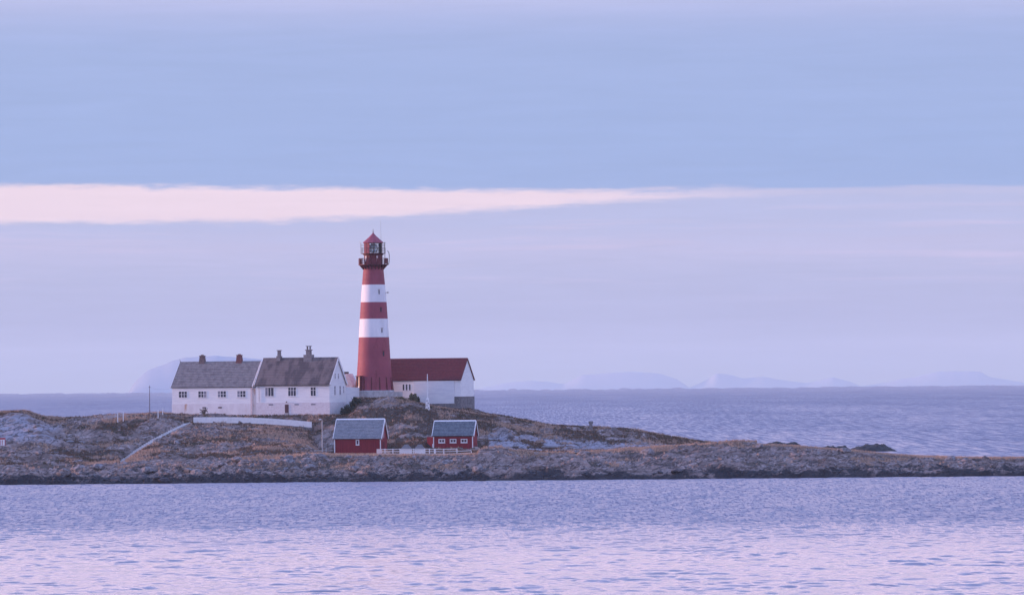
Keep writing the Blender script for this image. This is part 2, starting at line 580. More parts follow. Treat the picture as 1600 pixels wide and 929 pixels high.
H = np.where((GY > 797.5) & (GY < 803.5), H + .35 * np.maximum(fbm(GX * .4, GY * .5, 3, 15), -.4) * (1 - np.abs(GY - 800.5) / 3.0), H)

PADS = []   # (centre x, y, half w, half d, rot, z)


def pad(cx, cy, hw, hd, rz, z, soft=2.0):
    c, s = math.cos(rz), math.sin(rz)
    lx = (GX - cx) * c + (GY - cy) * s
    ly = -(GX - cx) * s + (GY - cy) * c
    d = np.maximum(np.maximum(np.abs(lx) - hw, np.abs(ly) - hd), 0)
    k = 1 - sstep(d, 0, soft)
    H[:] = H * (1 - k) + z * k
    rock[:] = rock * (1 - .7 * k)


def ground(x, y):
    px = x / y * FPX + 800
    j = np.interp(y, YY, np.arange(len(YY)))
    j0 = int(min(j, len(YY) - 2))
    f = j - j0
    a = np.interp(px, PX, H[j0])
    b = np.interp(px, PX, H[j0 + 1])
    return float(a * (1 - f) + b * f)


# ------------------------------------------------------------------ building frame: x along the facade, y into depth
def frame_at(px_fr, py_base, Y_fr, W, th):
    """front-left base corner given the front-right one; facade turned by th"""
    p = at(px_fr, py_base, Y_fr)
    fl = Vector((p.x - W * math.cos(th), p.y + W * math.sin(th), p.z))
    return fl, -th


TH20 = R(20)
F2, r2_ = frame_at(515, 648, 885, 15.3, TH20)
W2, D2, E2, G2 = 15.3, 8.5, 6.05, 4.85
fr1 = Vector((F2.x - 0.85 * math.cos(TH20), F2.y + 0.85 * math.sin(TH20), F2.z))
W1 = 16.9
F1 = Vector((fr1.x - W1 * math.cos(TH20), fr1.y + W1 * math.sin(TH20), F2.z - .02))
D1, E1, G1 = 8.5, 5.75, 4.6
LT = at(585, 610, 900)
LT.z = at(585, 609.5, 896.4).z
F3, r3_ = frame_at(720, 637, 899, 17.2, TH20)
W3, D3 = 17.2, 7.3
SH1, rs1 = frame_at(595, 709, 852, 8.75, R(10))
SH2, rs2 = frame_at(739, 705, 856, 7.45, R(9))


def padrect(F, rz, W, D, z, m=1.2, soft=2.5):
    c, s = math.cos(rz), math.sin(rz)
    pad(F.x + c * W / 2 - s * D / 2, F.y + s * W / 2 + c * D / 2, W / 2 + m, D / 2 + m, rz, z, soft)


padrect(F1, r2_, W1, D1, F1.z - .05)
padrect(F2, r2_, W2, D2, F2.z - .05, 0.8)
pad(LT.x, LT.y, 4.4, 4.2, 0, LT.z - 1.5, 2.5)
padrect(F3, r3_, W3, D3, F3.z - .25, .5, 2)
padrect(SH1, rs1, 8.75, 6, SH1.z - .03, .6, 1.5)
padrect(SH2, rs2, 7.45, 5, SH2.z - .03, .6, 1.5)

STP = [(293, 661, 879), (270, 672, 874), (245, 685, 868), (222, 699, 861), (205, 711, 855), (186, 725, 847)]
for a_, b_ in zip(STP[:-1], STP[1:]):
    for kk_ in range(6):
        f_ = kk_ / 6
        q0, qy, qY = (a_[i_] + (b_[i_] - a_[i_]) * f_ for i_ in range(3))
        pq = at(q0, qy, qY)
        kx = np.exp(-((GX - pq.x) / 1.1) ** 2 - ((GY - pq.y) / 1.3) ** 2)
        H[:] = H * (1 - kx) + (pq.z - .25) * kx
for q0 in range(590, 745, 4):
    pq = at(q0, float(np.interp(q0, [590, 660, 700, 745], [711, 710.5, 711.2, 709])), 831)
    kx = np.exp(-((PX[None, :] - q0) / 5.0) ** 2) * np.exp(-(np.maximum(np.abs(GY - 831) - 2.5, 0) / 1.8) ** 2)
    H[:] = np.where(H > pq.z - .1 , H * (1 - kx) + (pq.z - .1) * kx, H * (1 - .6 * kx) + (pq.z - .1) * .6 * kx)
for q0, qy, qY in ((302, 663, 885), (330, 662.5, 884), (370, 663, 882.8), (410, 664, 881.6), (450, 668, 880.4), (487, 676, 879.2)):
    pq = at(q0, qy, qY)
    kx = np.clip(1.2 * np.exp(-((PX[None, :] - q0) / 22.0) ** 2) * np.exp(-((GY - qY) / 2.2) ** 2), 0, 1)
    H[:] = np.where((H > pq.z) & (GY < qY + 1.5), H * (1 - kx) + pq.z * kx, H)
def clear(pts, Ya, Yb, up=0.0):
    """keep the ground between depths Ya and Yb below a line given as (px, py) points"""
    m_ = (PX >= pts[0][0]) & (PX <= pts[-1][0])
    py_ = np.interp(PX, [q_[0] for q_ in pts], [q_[1] for q_ in pts])
    lim = CAMZ - (py_[None, :] - TH(PX)[None, :]) * GY / FPX + up
    ok = m_[None, :] & (GY >= Ya) & (GY <= Yb)
    H[:] = np.where(ok, np.minimum(H, lim + .35 * (H - lim) * (H < lim)), H)


for a_, b_ in zip(STP[:-1], STP[1:]):
    clear([(b_[0], b_[1] + 2.2), (a_[0], a_[1] + 2.2)], 826, (a_[2] + b_[2]) / 2 - .5)
for sa, sb, ya_ in (((299, 663), (330, 663), 885.9), ((330, 663), (370, 663.5), 884.8), ((370, 663.5), (410, 665), 883.7), ((410, 665), (450, 668), 882.6), ((450, 668), (489, 674), 881.2)):
    clear([sa, sb], 850, ya_)
clear([(586, 711), (660, 710.7), (700, 711.3), (745, 709.5)], 812, 831)
clear([(512, 710.5), (590, 711)], 812, 852)
clear([(1180, 695), (1250, 698.5), (1300, 703), (1340, 706), (1400, 711.5), (1440, 714), (1500, 715.5), (1600, 716), (1900, 732)], 800, 960)


def hit(px, py, Y0=826.0, Y1=905.0):
    """where the line of sight through px, py first meets the ground"""
    y = Y0
    while y < Y1:
        p = at(px, py, y)
        if ground(p.x, y) >= p.z:
            return Vector((p.x, y, p.z))
        y += .4
    p = at(px, py, 896)
    p.z = ground(p.x, 896)
    return p


# terrain mesh
nr, nc = H.shape
VV = np.stack([GX, GY, H], -1).reshape(-1, 3)
ii = (np.arange(nr - 1)[:, None] * nc + np.arange(nc - 1)[None, :]).ravel()
FF = np.stack([ii, ii + 1, ii + nc + 1, ii + nc], -1)
slope = np.abs(np.gradient(H, axis=0) / np.gradient(GY, axis=0)) + .6 * np.abs(np.gradient(H, axis=1) / np.gradient(GX, axis=1))
grass = np.clip((1 - rock) * (1 - .5 * sstep(slope, 1.2, 2.2)) + .0, 0, 1) * sstep(H, 1.4, 2.6)
# grassy fringe along the front ridge top, its sunlit brightness put into the colour
fr_band = (1 - sstep(np.abs(GY - 827 - 1.5 * fbm(GX * .1, GY * 0, 2, 8)), 1.6, 5.6)) * (sstep(PX, 330, 420)[None, :])
tuft_n = fbm(GX * .22, GY * .3, 3, 300)
grass = np.clip(grass + fr_band * sstep(tuft_n + .35 + .25 * (PX[None, :] > 900), -.1, .35), 0, 1)


def mat_island():
    m = bpy.data.materials.new('island_rock_and_heath')
    m.use_nodes = True
    t = NT(m.node_tree)
    g = t.n('ShaderNodeNewGeometry')
    P = g.outputs['Position']
    s = t.n('ShaderNodeSeparateXYZ')
    t.l(P, s.inputs[0])
    at_ = t.n('ShaderNodeAttribute', attribute_name='ground_cover')
    sc_ = t.n('ShaderNodeSeparateColor')
    t.l(at_.outputs['Color'], sc_.inputs[0])
    gcov, tan, pale_rock = sc_.outputs[0], sc_.outputs[1], sc_.outputs[2]
    n1 = t.noise(P, .30, 6, .65, .3)
    n2 = t.noise(P, 1.6, 6, .68)
    n3 = t.noise(t.vmul(P, 1, .6, 1.6), .8, 7, .70, .5)
    n4 = t.noise(P, 6.0, 4, .65)
    n5 = t.noise(t.vmul(P, 1, .5, 1.3), 2.2, 5, .7)
    rockc = t.mix(t.step(n1, .36, .60), rgb(.165, .122, .112), rgb(.30, .226, .208))
    rockc = t.mix(t.step(n3, .50, .64), rockc, rgb(.42, .345, .335))
    rockc = t.mix(t.m('MULTIPLY', t.step(n2, .55, .66), .55), rockc, rgb(.19, .14, .11))
    rockc = t.mix(t.m('MULTIPLY', t.step(n5, .43, .30), .5), rockc, rgb(.045, .038, .045))
    rockc = t.mix(t.m('MULTIPLY', t.step(n5, .60, .74), .45), rockc, rgb(.34, .32, .34))
    n6 = t.noise(P, .16, 5, .6, .6)
    rockc = t.mix(t.m('MULTIPLY', t.step(n6, .46, .60), .6), rockc, rgb(.15, .105, .09))
    rockc = t.mix(t.m('MULTIPLY', pale_rock, t.m('MULTIPLY', t.step(n1, .36, .54), .8)), rockc, rgb(.32, .32, .38))
    strat = t.noise(t.vmul(P, .16, .3, 2.4), 1.0, 5, .65, .4)
    front = t.step(s.outputs[1], 836, 826)
    rockc = t.mix(t.m('MULTIPLY', front, t.m('MULTIPLY', t.step(strat, .52, .64), .6)), rockc, rgb(.34, .28, .28))
    rockc = t.mix(t.m('MULTIPLY', front, t.m('MULTIPLY', t.step(strat, .46, .36), .65)), rockc, rgb(.075, .064, .072))
    # diagonal joints in the gneiss: soil and lichen, darkened to supply missing relief shade
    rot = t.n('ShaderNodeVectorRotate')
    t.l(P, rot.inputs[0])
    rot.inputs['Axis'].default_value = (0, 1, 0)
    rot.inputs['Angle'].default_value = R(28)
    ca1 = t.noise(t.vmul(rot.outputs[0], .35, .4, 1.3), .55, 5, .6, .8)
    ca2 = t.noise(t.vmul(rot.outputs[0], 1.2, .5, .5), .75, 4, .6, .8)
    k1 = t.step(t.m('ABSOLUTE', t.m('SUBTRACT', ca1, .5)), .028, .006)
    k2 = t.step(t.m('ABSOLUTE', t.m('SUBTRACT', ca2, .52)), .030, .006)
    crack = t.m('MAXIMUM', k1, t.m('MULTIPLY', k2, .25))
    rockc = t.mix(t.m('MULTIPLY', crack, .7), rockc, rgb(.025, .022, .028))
    wl = t.m('ADD', s.outputs[2], t.m('ADD', t.m('MULTIPLY', t.m('SUBTRACT', n1, .5), -4.5), t.m('MULTIPLY', t.m('SUBTRACT', n3, .5), -3.0)))
    wet = t.step(t.m('ADD', wl, t.m('MULTIPLY', t.m('SUBTRACT', n6, .5), -8.0)), 2.0, .9)
    rockc = t.mix(t.m('MULTIPLY', wet, .9), rockc, rgb(.016, .020, .030))
    heath = t.mix(t.step(n3, .42, .58), rgb(.060, .048, .045), rgb(.115, .086, .075))
    heath = t.mix(t.step(n2, .54, .66), heath, rgb(.045, .050, .036))
    heath = t.mix(t.m('MULTIPLY', t.step(n5, .58, .68), .8), heath, rgb(.17, .15, .15))
    tanc = t.mix(t.step(n2, .40, .60), rgb(.36, .25, .19), rgb(.16, .115, .095))  # tan raised as well for sunlight on the grass
    tanc = t.mix(t.step(n5, .54, .66), tanc, rgb(.10, .075, .065))
    gc = t.mix(tan, heath, tanc)
    ed = t.m('ADD', gcov, t.m('MULTIPLY', t.m('ADD', t.m('SUBTRACT', n3, .5), t.m('MULTIPLY', t.m('SUBTRACT', n2, .5), .8)), 2.3))
    col = t.mix(t.step(ed, .34, .60), rockc, gc)
    b = t.n('ShaderNodeBsdfPrincipled')
    t.l(col, b.inputs['Base Color'])
    b.inputs['Roughness'].default_value = .9
    b.inputs['Specular IOR Level'].default_value = .15
    bn = t.n('ShaderNodeBump')
    bn.inputs['Strength'].default_value = .8
    bn.inputs['Distance'].default_value = .16
    t.l(t.m('SUBTRACT', t.m('ADD', n3, t.m('MULTIPLY', n4, .35)), t.m('MULTIPLY', crack, .8)), bn.inputs['Height'])
    t.l(bn.outputs[0], b.inputs['Normal'])
    o = t.n('ShaderNodeOutputMaterial')
    t.l(b.outputs[0], o.inputs[0])
    return m


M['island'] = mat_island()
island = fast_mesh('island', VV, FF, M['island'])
tag(island, kind='structure')
tanm = .75 * sstep(fbm(GX * .16, GY * .22, 4, 200), .15, .7)
for (pxc, yc, wx, wy) in ((275, 881, 35, 7), (340, 868, 40, 8), (440, 862, 55, 9), (380, 874, 60, 5), (560, 874, 20, 4)):
    tanm = np.maximum(tanm, .95 * np.exp(-((PX[None, :] - pxc) / wx) ** 2 - ((GY - yc) / wy) ** 2) * sstep(tuft_n, -.7, .1))
tanm = np.clip(np.maximum(tanm, fr_band), 0, 1)
pale_m = np.clip(slabs + knob * .9, 0, 1)  # paler bare rock of the slabs and the left knob
ca_ = island.data.color_attributes.new('ground_cover', 'FLOAT_COLOR', 'POINT')
cc = np.stack([grass, tanm, pale_m * np.ones_like(grass), np.ones_like(grass)], -1).reshape(-1)
ca_.data.foreach_set('color', cc.astype(np.float32))

# ------------------------------------------------------------------ grass and heather tufts (nobody could count them)
rng = np.random.RandomState(5)
def tufts(name, N, sel, hgt, wid, m, label, cat):
    w_ = (sel * (GY < 903)).ravel()
    w_ = w_ * (np.gradient(GX, axis=1) * np.gradient(GY, axis=0)).ravel()
    pick = rng.choice(len(w_), N, p=w_ / w_.sum())
    c = VV[pick] + np.stack([rng.uniform(-.15, .15, N), rng.uniform(-.15, .15, N), np.zeros(N)], -1)
    Bn = 7
    a = rng.uniform(0, 2 * np.pi, (N, Bn))
    rr = rng.uniform(.02, .55, (N, Bn)) * wid
    s_ = rng.uniform(.6, 1.5, (N, 1))
    bx = c[:, 0:1] + np.cos(a) * rr * s_
    by = c[:, 1:2] + np.sin(a) * rr * s_
    hz = hgt * s_ * rng.uniform(.5, 1.15, (N, Bn))
    lean = rng.uniform(-.45, .45, (N, Bn)) * hz
    lean2 = rng.uniform(-.45, .45, (N, Bn)) * hz
    da = rng.uniform(0, np.pi, (N, Bn))
    hw = wid * .13
    z0 = c[:, 2:3] - .08 + 0 * bx
    p0 = np.stack([bx - np.cos(da) * hw, by - np.sin(da) * hw, z0], -1)
    p1 = np.stack([bx + np.cos(da) * hw, by + np.sin(da) * hw, z0], -1)
    p2 = np.stack([bx + lean, by + lean2, z0 + hz + .08], -1)
    V = np.stack([p0, p1, p2], 2).reshape(-1, 3)
    F = np.arange(len(V)).reshape(-1, 3)
    o = fast_mesh(name, V, F, m, smooth=False)
    tag(o, label, cat, kind='stuff')


def mat_blade(name, a, b, c):
    m = bpy.data.materials.new(name)
    m.use_nodes = True
    t = NT(m.node_tree)
    g = t.n('ShaderNodeNewGeometry')
    col = t.mix(g.outputs['Random Per Island'], a, b)
    col = t.mix(t.step(t.noise(g.outputs['Position'], .5, 3), .5, .7), col, c)
    bs = t.n('ShaderNodeBsdfPrincipled')
    t.l(col, bs.inputs['Base Color'])
    bs.inputs['Roughness'].default_value = .9
    bs.inputs['Specular IOR Level'].default_value = .1
    o = t.n('ShaderNodeOutputMaterial')
    t.l(bs.outputs[0], o.inputs[0])
    return m


M['straw'] = mat_blade('dry_straw_grass', rgb(.60, .42, .33), rgb(.36, .25, .19), rgb(.42, .31, .25))  # dry grass, colour raised to hold low sun on the ridge
M['heather'] = mat_blade('brown_heather', rgb(.10, .065, .05), rgb(.17, .11, .08), rgb(.07, .07, .045))
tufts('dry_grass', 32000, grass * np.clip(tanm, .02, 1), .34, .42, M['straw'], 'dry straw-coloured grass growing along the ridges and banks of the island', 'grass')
tufts('heather', 34000, grass * np.clip(1 - tanm, 0, 1) * (GY > 832), .26, .5, M['heather'], 'low brown heather and scrub covering the slopes of the island', 'heather')


# ------------------------------------------------------------------ rocks lying on the shore (pieces of the island)
def rock_mesh(seed, sub=2):
    import bmesh
    bm = bmesh.new()
    bmesh.ops.create_icosphere(bm, subdivisions=sub, radius=1.0)
    rr = random.Random(seed)
    pl = []
    for _ in range(9):
        n = Vector((rr.gauss(0, 1), rr.gauss(0, 1), rr.gauss(0, 1))).normalized()
        pl.append((n, rr.uniform(.55, .85)))
    for v in bm.verts:
        for n, d in pl:
            k = v.co.dot(n)
            if k > d:
                v.co -= n * (k - d)
        v.co *= rr.uniform(.95, 1.05)
    me = bpy.data.meshes.new('rock')
    bm.to_mesh(me)
    bm.free()
    return me


def mat_rock():
    m = bpy.data.materials.new('shore_rock')
    m.use_nodes = True
    t = NT(m.node_tree)
    g = t.n('ShaderNodeNewGeometry')
    P = g.outputs['Position']
    s = t.n('ShaderNodeSeparateXYZ')
    t.l(P, s.inputs[0])
    n1 = t.noise(P, .35, 6, .65, .3)
    n2 = t.noise(P, 2.0, 5, .65)
    oi = t.n('ShaderNodeObjectInfo')
    c = t.mix(t.step(n2, .40, .60), rgb(.09, .088, .105), rgb(.26, .245, .265))
    c = t.mix(t.m('MULTIPLY', oi.outputs['Random'], .35), c, rgb(.24, .18, .15))
    wl = t.m('ADD', s.outputs[2], t.m('MULTIPLY', t.m('SUBTRACT', n1, .5), -3.4))
    c = t.mix(t.m('MULTIPLY', t.step(wl, 2.5, 1.0), .85), c, rgb(.042, .044, .058))
    b = t.n('ShaderNodeBsdfPrincipled')
    t.l(c, b.inputs['Base Color'])
    b.inputs['Roughness'].default_value = .9
    b.inputs['Specular IOR Level'].default_value = .15
    bn = t.n('ShaderNodeBump')
    bn.inputs['Strength'].default_value = .7
    bn.inputs['Distance'].default_value = .08
    t.l(n2, bn.inputs['Height'])
    t.l(bn.outputs[0], b.inputs['Normal'])
    o = t.n('ShaderNodeOutputMaterial')
    t.l(b.outputs[0], o.inputs[0])
    return m


M['rock'] = mat_rock()
rmeshes = []
for k in range(8):
    me = rock_mesh(100 + k)
    me.materials.append(M['rock'])
    rmeshes.append(me)
for k in range(150):
    if k < 90:
        px = random.uniform(100, 720) if k < 60 else random.uniform(0, 1600)
        Y = random.uniform(801, 822)
    else:
        px = random.uniform(0, 300) if k < 125 else random.uniform(600, 1000)
        Y = random.uniform(825, 872)
    x = (px - 800) * Y / FPX
    if 515 < px < 760 and Y > 838:
        continue
    s = random.uniform(.45, 1.15) * (1.15 if k < 90 else .8)
    o = bpy.data.objects.new('rock', rmeshes[k % 8])
    o.location = (x, Y, ground(x, Y) + s * .12)
    o.scale = (s * random.uniform(.9, 1.6), s, s * random.uniform(.45, .75))
    o.rotation_euler = (random.uniform(-.3, .3), random.uniform(-.3, .3), random.uniform(0, 6.28))
    link(o, island)
# small loose stones, joined
pv = []
pf = []
base_me = rock_mesh(55, 1)
bv = np.array([v.co[:] for v in base_me.vertices])
bf = np.array([p.vertices[:] for p in base_me.polygons])
for k in range(1500):
    px = random.uniform(-50, 1650) if k % 2 else random.uniform(80, 760)
    Y = 800.6 + abs(random.gauss(0, 1)) * 9 if k % 4 else random.uniform(825, 880)
    if Y > 838 and (505 < px < 770 or 250 < px < 520 and Y > 872):
        continue
    x = (px - 800) * Y / FPX
    s = random.uniform(.14, .42)
    t_ = random.uniform(0, 6.28)
    c, sn = math.cos(t_), math.sin(t_)
    vv = bv * np.array([s * random.uniform(.8, 1.7), s, s * random.uniform(.5, .9)])
    vv = np.stack([vv[:, 0] * c - vv[:, 1] * sn, vv[:, 0] * sn + vv[:, 1] * c, vv[:, 2]], -1) + np.array([x, Y, ground(x, Y) + .05])
    pf.append(bf + len(pv) * len(bv))
    pv.append(vv)
st = fast_mesh('loose_stones', np.concatenate(pv), np.concatenate(pf), M['rock'], smooth=False)
tag(st, 'small loose grey stones strewn along the rocky shore of the island', 'stones', kind='stuff')

# ------------------------------------------------------------------ sea
uf = np.linspace(-.125, .125, 560)
uo = np.geomspace(.135, 1.4, 18)
UU = np.concatenate([-uo[::-1], uf, uo])
yrow = [-300.0, -100, 0, 100, 200, 280]
y = 330.0
while y < 802:
    yrow.append(y)
    y += .30 + .00035 * (y - 330)
while y < 14000:
    yrow.append(y)
    y *= 1.012
yrow.append(14000.0)
SY = np.array(yrow)
SX = UU[None, :] * np.maximum(SY, 330)[:, None]
SYg = np.repeat(SY[:, None], len(UU), 1)
rw = np.random.RandomState(3)
Z = np.zeros_like(SX)
yq = SYg + 14 * fbm(SX * .03, SYg * .012, 3, 70)
calm = 1 - .5 * sstep(yq, 520, 560) - .5 * sstep(yq, 430, 560)
zmask = (SYg > 329) & (SYg < 803)
rowsel = (SY > 329) & (SY < 803)
xs, ys = SX[rowsel], SYg[rowsel]
zz = np.zeros_like(xs)
gust = .95 + .28 * fbm(xs * .05, ys * .02, 3, 71)
for i in range(60):
    lam = 1.0 * (7.0 / 1.0) ** rw.rand() ** 1.3
    th = rw.normal(0, .7)
    k = 2 * math.pi / lam
    ph = rw.rand() * 6.28
    a = .0125 * lam ** 0.8
    arg = k * (xs * math.sin(th) + ys * math.cos(th)) + ph + 1.5 * vn(xs * .08, ys * .06, 500 + i)
    zz += a * np.sin(arg)
cm = calm[rowsel]
zz *= (1 - cm) * gust * .60 + cm * (.26 + .26 * sstep(fbm(xs * .2, ys * .12, 3, 72), .2, .95))
fadeu = 1 - sstep(np.abs(UU), .118, .125)[None, :]
fader = (sstep(ys, 330, 338) * (1 - sstep(ys, 796, 803)))
zz = .16 * np.tanh(zz / .16)
Z[rowsel] = zz * fadeu * fader
# long low swell at the horizon
far = sstep(SYg, 9000, 12500)
Z += far * 4.5 * np.abs(fbm(SX * .03, SYg * .0008, 3, 77))
nr2, nc2 = Z.shape
V2 = np.stack([SX, SYg, Z], -1).reshape(-1, 3)
ii = (np.arange(nr2 - 1)[:, None] * nc2 + np.arange(nc2 - 1)[None, :]).ravel()
F2s = np.stack([ii, ii + 1, ii + nc2 + 1, ii + nc2], -1)


def mat_sea():
    m = bpy.data.materials.new('sea_water')
    m.use_nodes = True
    t = NT(m.node_tree)
    g = t.n('ShaderNodeNewGeometry')
    P = g.outputs['Position']
    s = t.n('ShaderNodeSeparateXYZ')
    t.l(P, s.inputs[0])
    Yc = s.outputs[1]
    b = t.n('ShaderNodeBsdfPrincipled')
    b.inputs['IOR'].default_value = 1.33
    b.inputs['Specular IOR Level'].default_value = .5
    # ripples: short ones near, long foreshortened wave groups far off
    r1 = t.noise(t.vmul(P, 1.0, .5, 1), 2.4, 4, .65)
    r2 = t.noise(t.vmul(P, 1.0, .10, 1), .55, 4, .65, .3)
    r3 = t.noise(t.vmul(P, 1.0, .035, 1), .16, 4, .65, .3)
    farf = t.step(Yc, 780, 1000)
    big_n = t.noise(t.vmul(P, 1, .35, 1), .028, 4, .6)
    yz = t.m('ADD', Yc, t.m('MULTIPLY', t.m('SUBTRACT', big_n, .5), 60))
    zone = t.m('ADD', t.m('MULTIPLY', t.step(yz, 520, 560), .5), t.m('MULTIPLY', t.step(yz, 430, 560), .5))
    vfar = t.step(Yc, 1400, 5000)
    hgt = t.m('ADD', t.m('MULTIPLY', r1, t.m('ADD', .06, t.m('MULTIPLY', zone, .22))),
              t.m('ADD', t.m('MULTIPLY', r2, t.m('MULTIPLY', farf, .9)), t.m('MULTIPLY', r3, t.m('MULTIPLY', vfar, 4.0))))
    bn = t.n('ShaderNodeBump')
    bn.inputs['Strength'].default_value = 1.0
    bn.inputs['Distance'].default_value = 1.0
    t.l(hgt, bn.inputs['Height'])
    t.l(bn.outputs[0], b.inputs['Normal'])
    b.inputs['Base Color'].default_value = (.19, .165, .225, 1)
    # beyond the island the eye only meets the near faces of the waves: their mean slope, in wave groups of all sizes
    w1 = t.noise(t.vmul(P, 1.0, .09, 1), .45, 9, .78, .2)
    w2 = t.noise(t.vmul(P, 1.0, .10, 1), .012, 9, .75, .2)
    w3 = t.noise(t.vmul(P, 1.0, .018, 1), .7, 6, .85)
    tilt = t.m('ADD', t.m('ADD', t.m('MULTIPLY', t.m('SUBTRACT', w3, .5), 2.4), t.m('MULTIPLY', t.m('SUBTRACT', w1, .5), .8)), t.m('MULTIPLY', t.m('SUBTRACT', w2, .5), .6))
    tl = t.m('MAXIMUM', t.m('ADD', t.m('MULTIPLY_ADD', vfar, .10, .25), tilt), .04)
    cx = t.n('ShaderNodeCombineXYZ')
    t.l(t.m('MULTIPLY', tl, -1.0), cx.inputs[1])
    cx.inputs[2].default_value = 1.0
    nv = t.n('ShaderNodeVectorMath', operation='NORMALIZE')
    t.l(cx.outputs[0], nv.inputs[0])
    nm = t.n('ShaderNodeMix', data_type='VECTOR')
    w4 = t.noise(t.vmul(P, 1.0, .075, 1), 1.9, 5, .75, .2)
    c4 = t.n('ShaderNodeCombineXYZ')
    t.l(t.m('MULTIPLY', t.m('MAXIMUM', t.m('MULTIPLY_ADD', t.m('SUBTRACT', w4, .5), 3.2, .10), 0.0), -1.0), c4.inputs[1])
    c4.inputs[2].default_value = 1.0
    n4m = t.n('ShaderNodeMix', data_type='VECTOR')
    t.l(t.m('MULTIPLY', zone, .7), n4m.inputs[0])
    t.l(bn.outputs[0], n4m.inputs[4])
    t.l(c4.outputs[0], n4m.inputs[5])
    t.l(farf, nm.inputs[0])
    t.l(n4m.outputs[1], nm.inputs[4])
    t.l(nv.outputs[0], nm.inputs[5])
    t.l(nm.outputs[1], b.inputs['Normal'])
    big_n = t.noise(t.vmul(P, 1, .35, 1), .028, 4, .6)
    yz = t.m('ADD', Yc, t.m('MULTIPLY', t.m('SUBTRACT', big_n, .5), 60))
    rg = t.m('ADD', t.m('MULTIPLY', zone, .20), .10)
    t.l(rg, b.inputs['Roughness'])
    o = t.n('ShaderNodeOutputMaterial')
    t.l(b.outputs[0], o.inputs[0])
    return m


M['sea'] = mat_sea()
sea = fast_mesh('sea', V2, F2s, M['sea'])
tag(sea, kind='structure')

# ------------------------------------------------------------------ far mountains across the water
M['mount'] = mat('far_haze_toned_mountain', rgb(.27, .34, .42), rgb(.26, .33, .41), .002, .95, detail=5)  # pale blue tone paints in the fade of distance haze


M['mount_pale'] = mat('far_haze_pale_mountain', rgb(.33, .385, .44), rgb(.32, .375, .43), .002, .95, detail=5)  # paler still, more haze put into the colour


def mountain(name, pts, Y, label, depth=3000):
    xs_, hs = [], []
    pmin, pmax = pts[0][0], pts[-1][0]
    n = 120
    grid = []
    P = np.linspace(pmin, pmax, n)
    py = smooth1(np.interp(P, [p[0] for p in pts], [p[1] for p in pts]), 5)
    hz = (TH(P) - py) * Y / FPX * (1.0 if Y < 20000 else .62) + CAMZ
    X = (P - 800) * Y / FPX
    rough = fbm(P * .06, P * 0, 4, int(pmin) % 50 + 400)
    m_ = 26
    V = []
    for j in range(m_):
        t_ = j / (m_ - 1)
        bell = math.sin(math.pi * t_) ** .8
        yy = Y + (t_ - .5) * depth
        rz = fbm(P * .05, P * 0 + t_ * 5, 4, 430)
        zt = (hz + 1.5 * rough * sstep(hz, 20, 60)) * bell - (4 if Y < 20000 else 14)
        V.append(np.stack([X * yy / Y, np.full(n, yy), zt], -1))
    V = np.concatenate(V)
    ii = (np.arange(m_ - 1)[:, None] * n + np.arange(n - 1)[None, :]).ravel()
    F = np.stack([ii, ii + 1, ii + n + 1, ii + n], -1)
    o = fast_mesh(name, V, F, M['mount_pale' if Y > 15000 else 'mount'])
    tag(o, kind='structure')


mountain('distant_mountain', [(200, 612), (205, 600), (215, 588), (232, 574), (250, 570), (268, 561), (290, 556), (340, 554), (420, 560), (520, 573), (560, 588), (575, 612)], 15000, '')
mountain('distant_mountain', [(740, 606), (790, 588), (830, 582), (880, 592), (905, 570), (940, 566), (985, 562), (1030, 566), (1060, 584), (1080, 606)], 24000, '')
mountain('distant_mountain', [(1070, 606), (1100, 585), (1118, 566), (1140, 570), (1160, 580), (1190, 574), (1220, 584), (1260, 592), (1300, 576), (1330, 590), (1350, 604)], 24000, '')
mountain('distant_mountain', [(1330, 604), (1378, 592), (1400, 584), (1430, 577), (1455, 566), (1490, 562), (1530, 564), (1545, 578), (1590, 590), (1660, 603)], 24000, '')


# ------------------------------------------------------------------ skerries behind the spit
def skerry(name, px0, px1, ptop, Y, label, D=14, seed=1):
    n, m_ = 90, 34
    P = np.linspace(px0, px1, n)
    X = (P - 800) * Y / FPX
    pk = np.interp(P, [p[0] for p in ptop], [p[1] for p in ptop])
    hz = CAMZ - (pk - TH(P)) * Y / FPX
    V = []
    for j in range(m_):
        t_ = j / (m_ - 1)
        bell = math.sin(math.pi * t_) ** .7
        yy = Y + (t_ - .5) * D
        nz = .28 * fbm(X * .8, X * 0 + yy * .5, 4, seed) + .18 * ridged(X * .5, X * 0 + yy * .4, 3, seed + 3)
        V.append(np.stack([X, np.full(n, yy), hz * bell + nz * sstep(hz, 0, 1) * bell - .35], -1))
    V = np.concatenate(V)
    ii = (np.arange(m_ - 1)[:, None] * n + np.arange(n - 1)[None, :]).ravel()
    F = np.stack([ii, ii + 1, ii + n + 1, ii + n], -1)
    o = fast_mesh(name, V, F, M['skerry'])
    tag(o, label, 'skerry')


M['skerry'] = mat('black_wet_rock', rgb(.010, .013, .018), rgb(.022, .024, .03), 1.0, .85, .8, 3, spec=.3)
SKY_ = 1108
skerry('skerry', 1318, 1404, [(1318, 705), (1330, 699), (1340, 695.5), (1352, 693.5), (1366, 691.5), (1378, 693), (1392, 698), (1404, 705)], SKY_, 'largest black wet skerry in the sea behind the low spit on the right', 16, 611)
skerry('skerry', 1278, 1332, [(1278, 703), (1284, 696), (1294, 694.5), (1306, 696), (1320, 696.5), (1332, 704)], SKY_ - 30, 'low dark reef just left of the largest skerry, half hidden by the spit', 10, 612)
skerry('skerry', 1184, 1256, [(1184, 700), (1194, 692), (1206, 691), (1216, 689), (1232, 688.6), (1244, 691), (1256, 698)], SKY_ - 60, 'long flat dark reef poking up behind the highest grassy part of the spit', 10, 613)


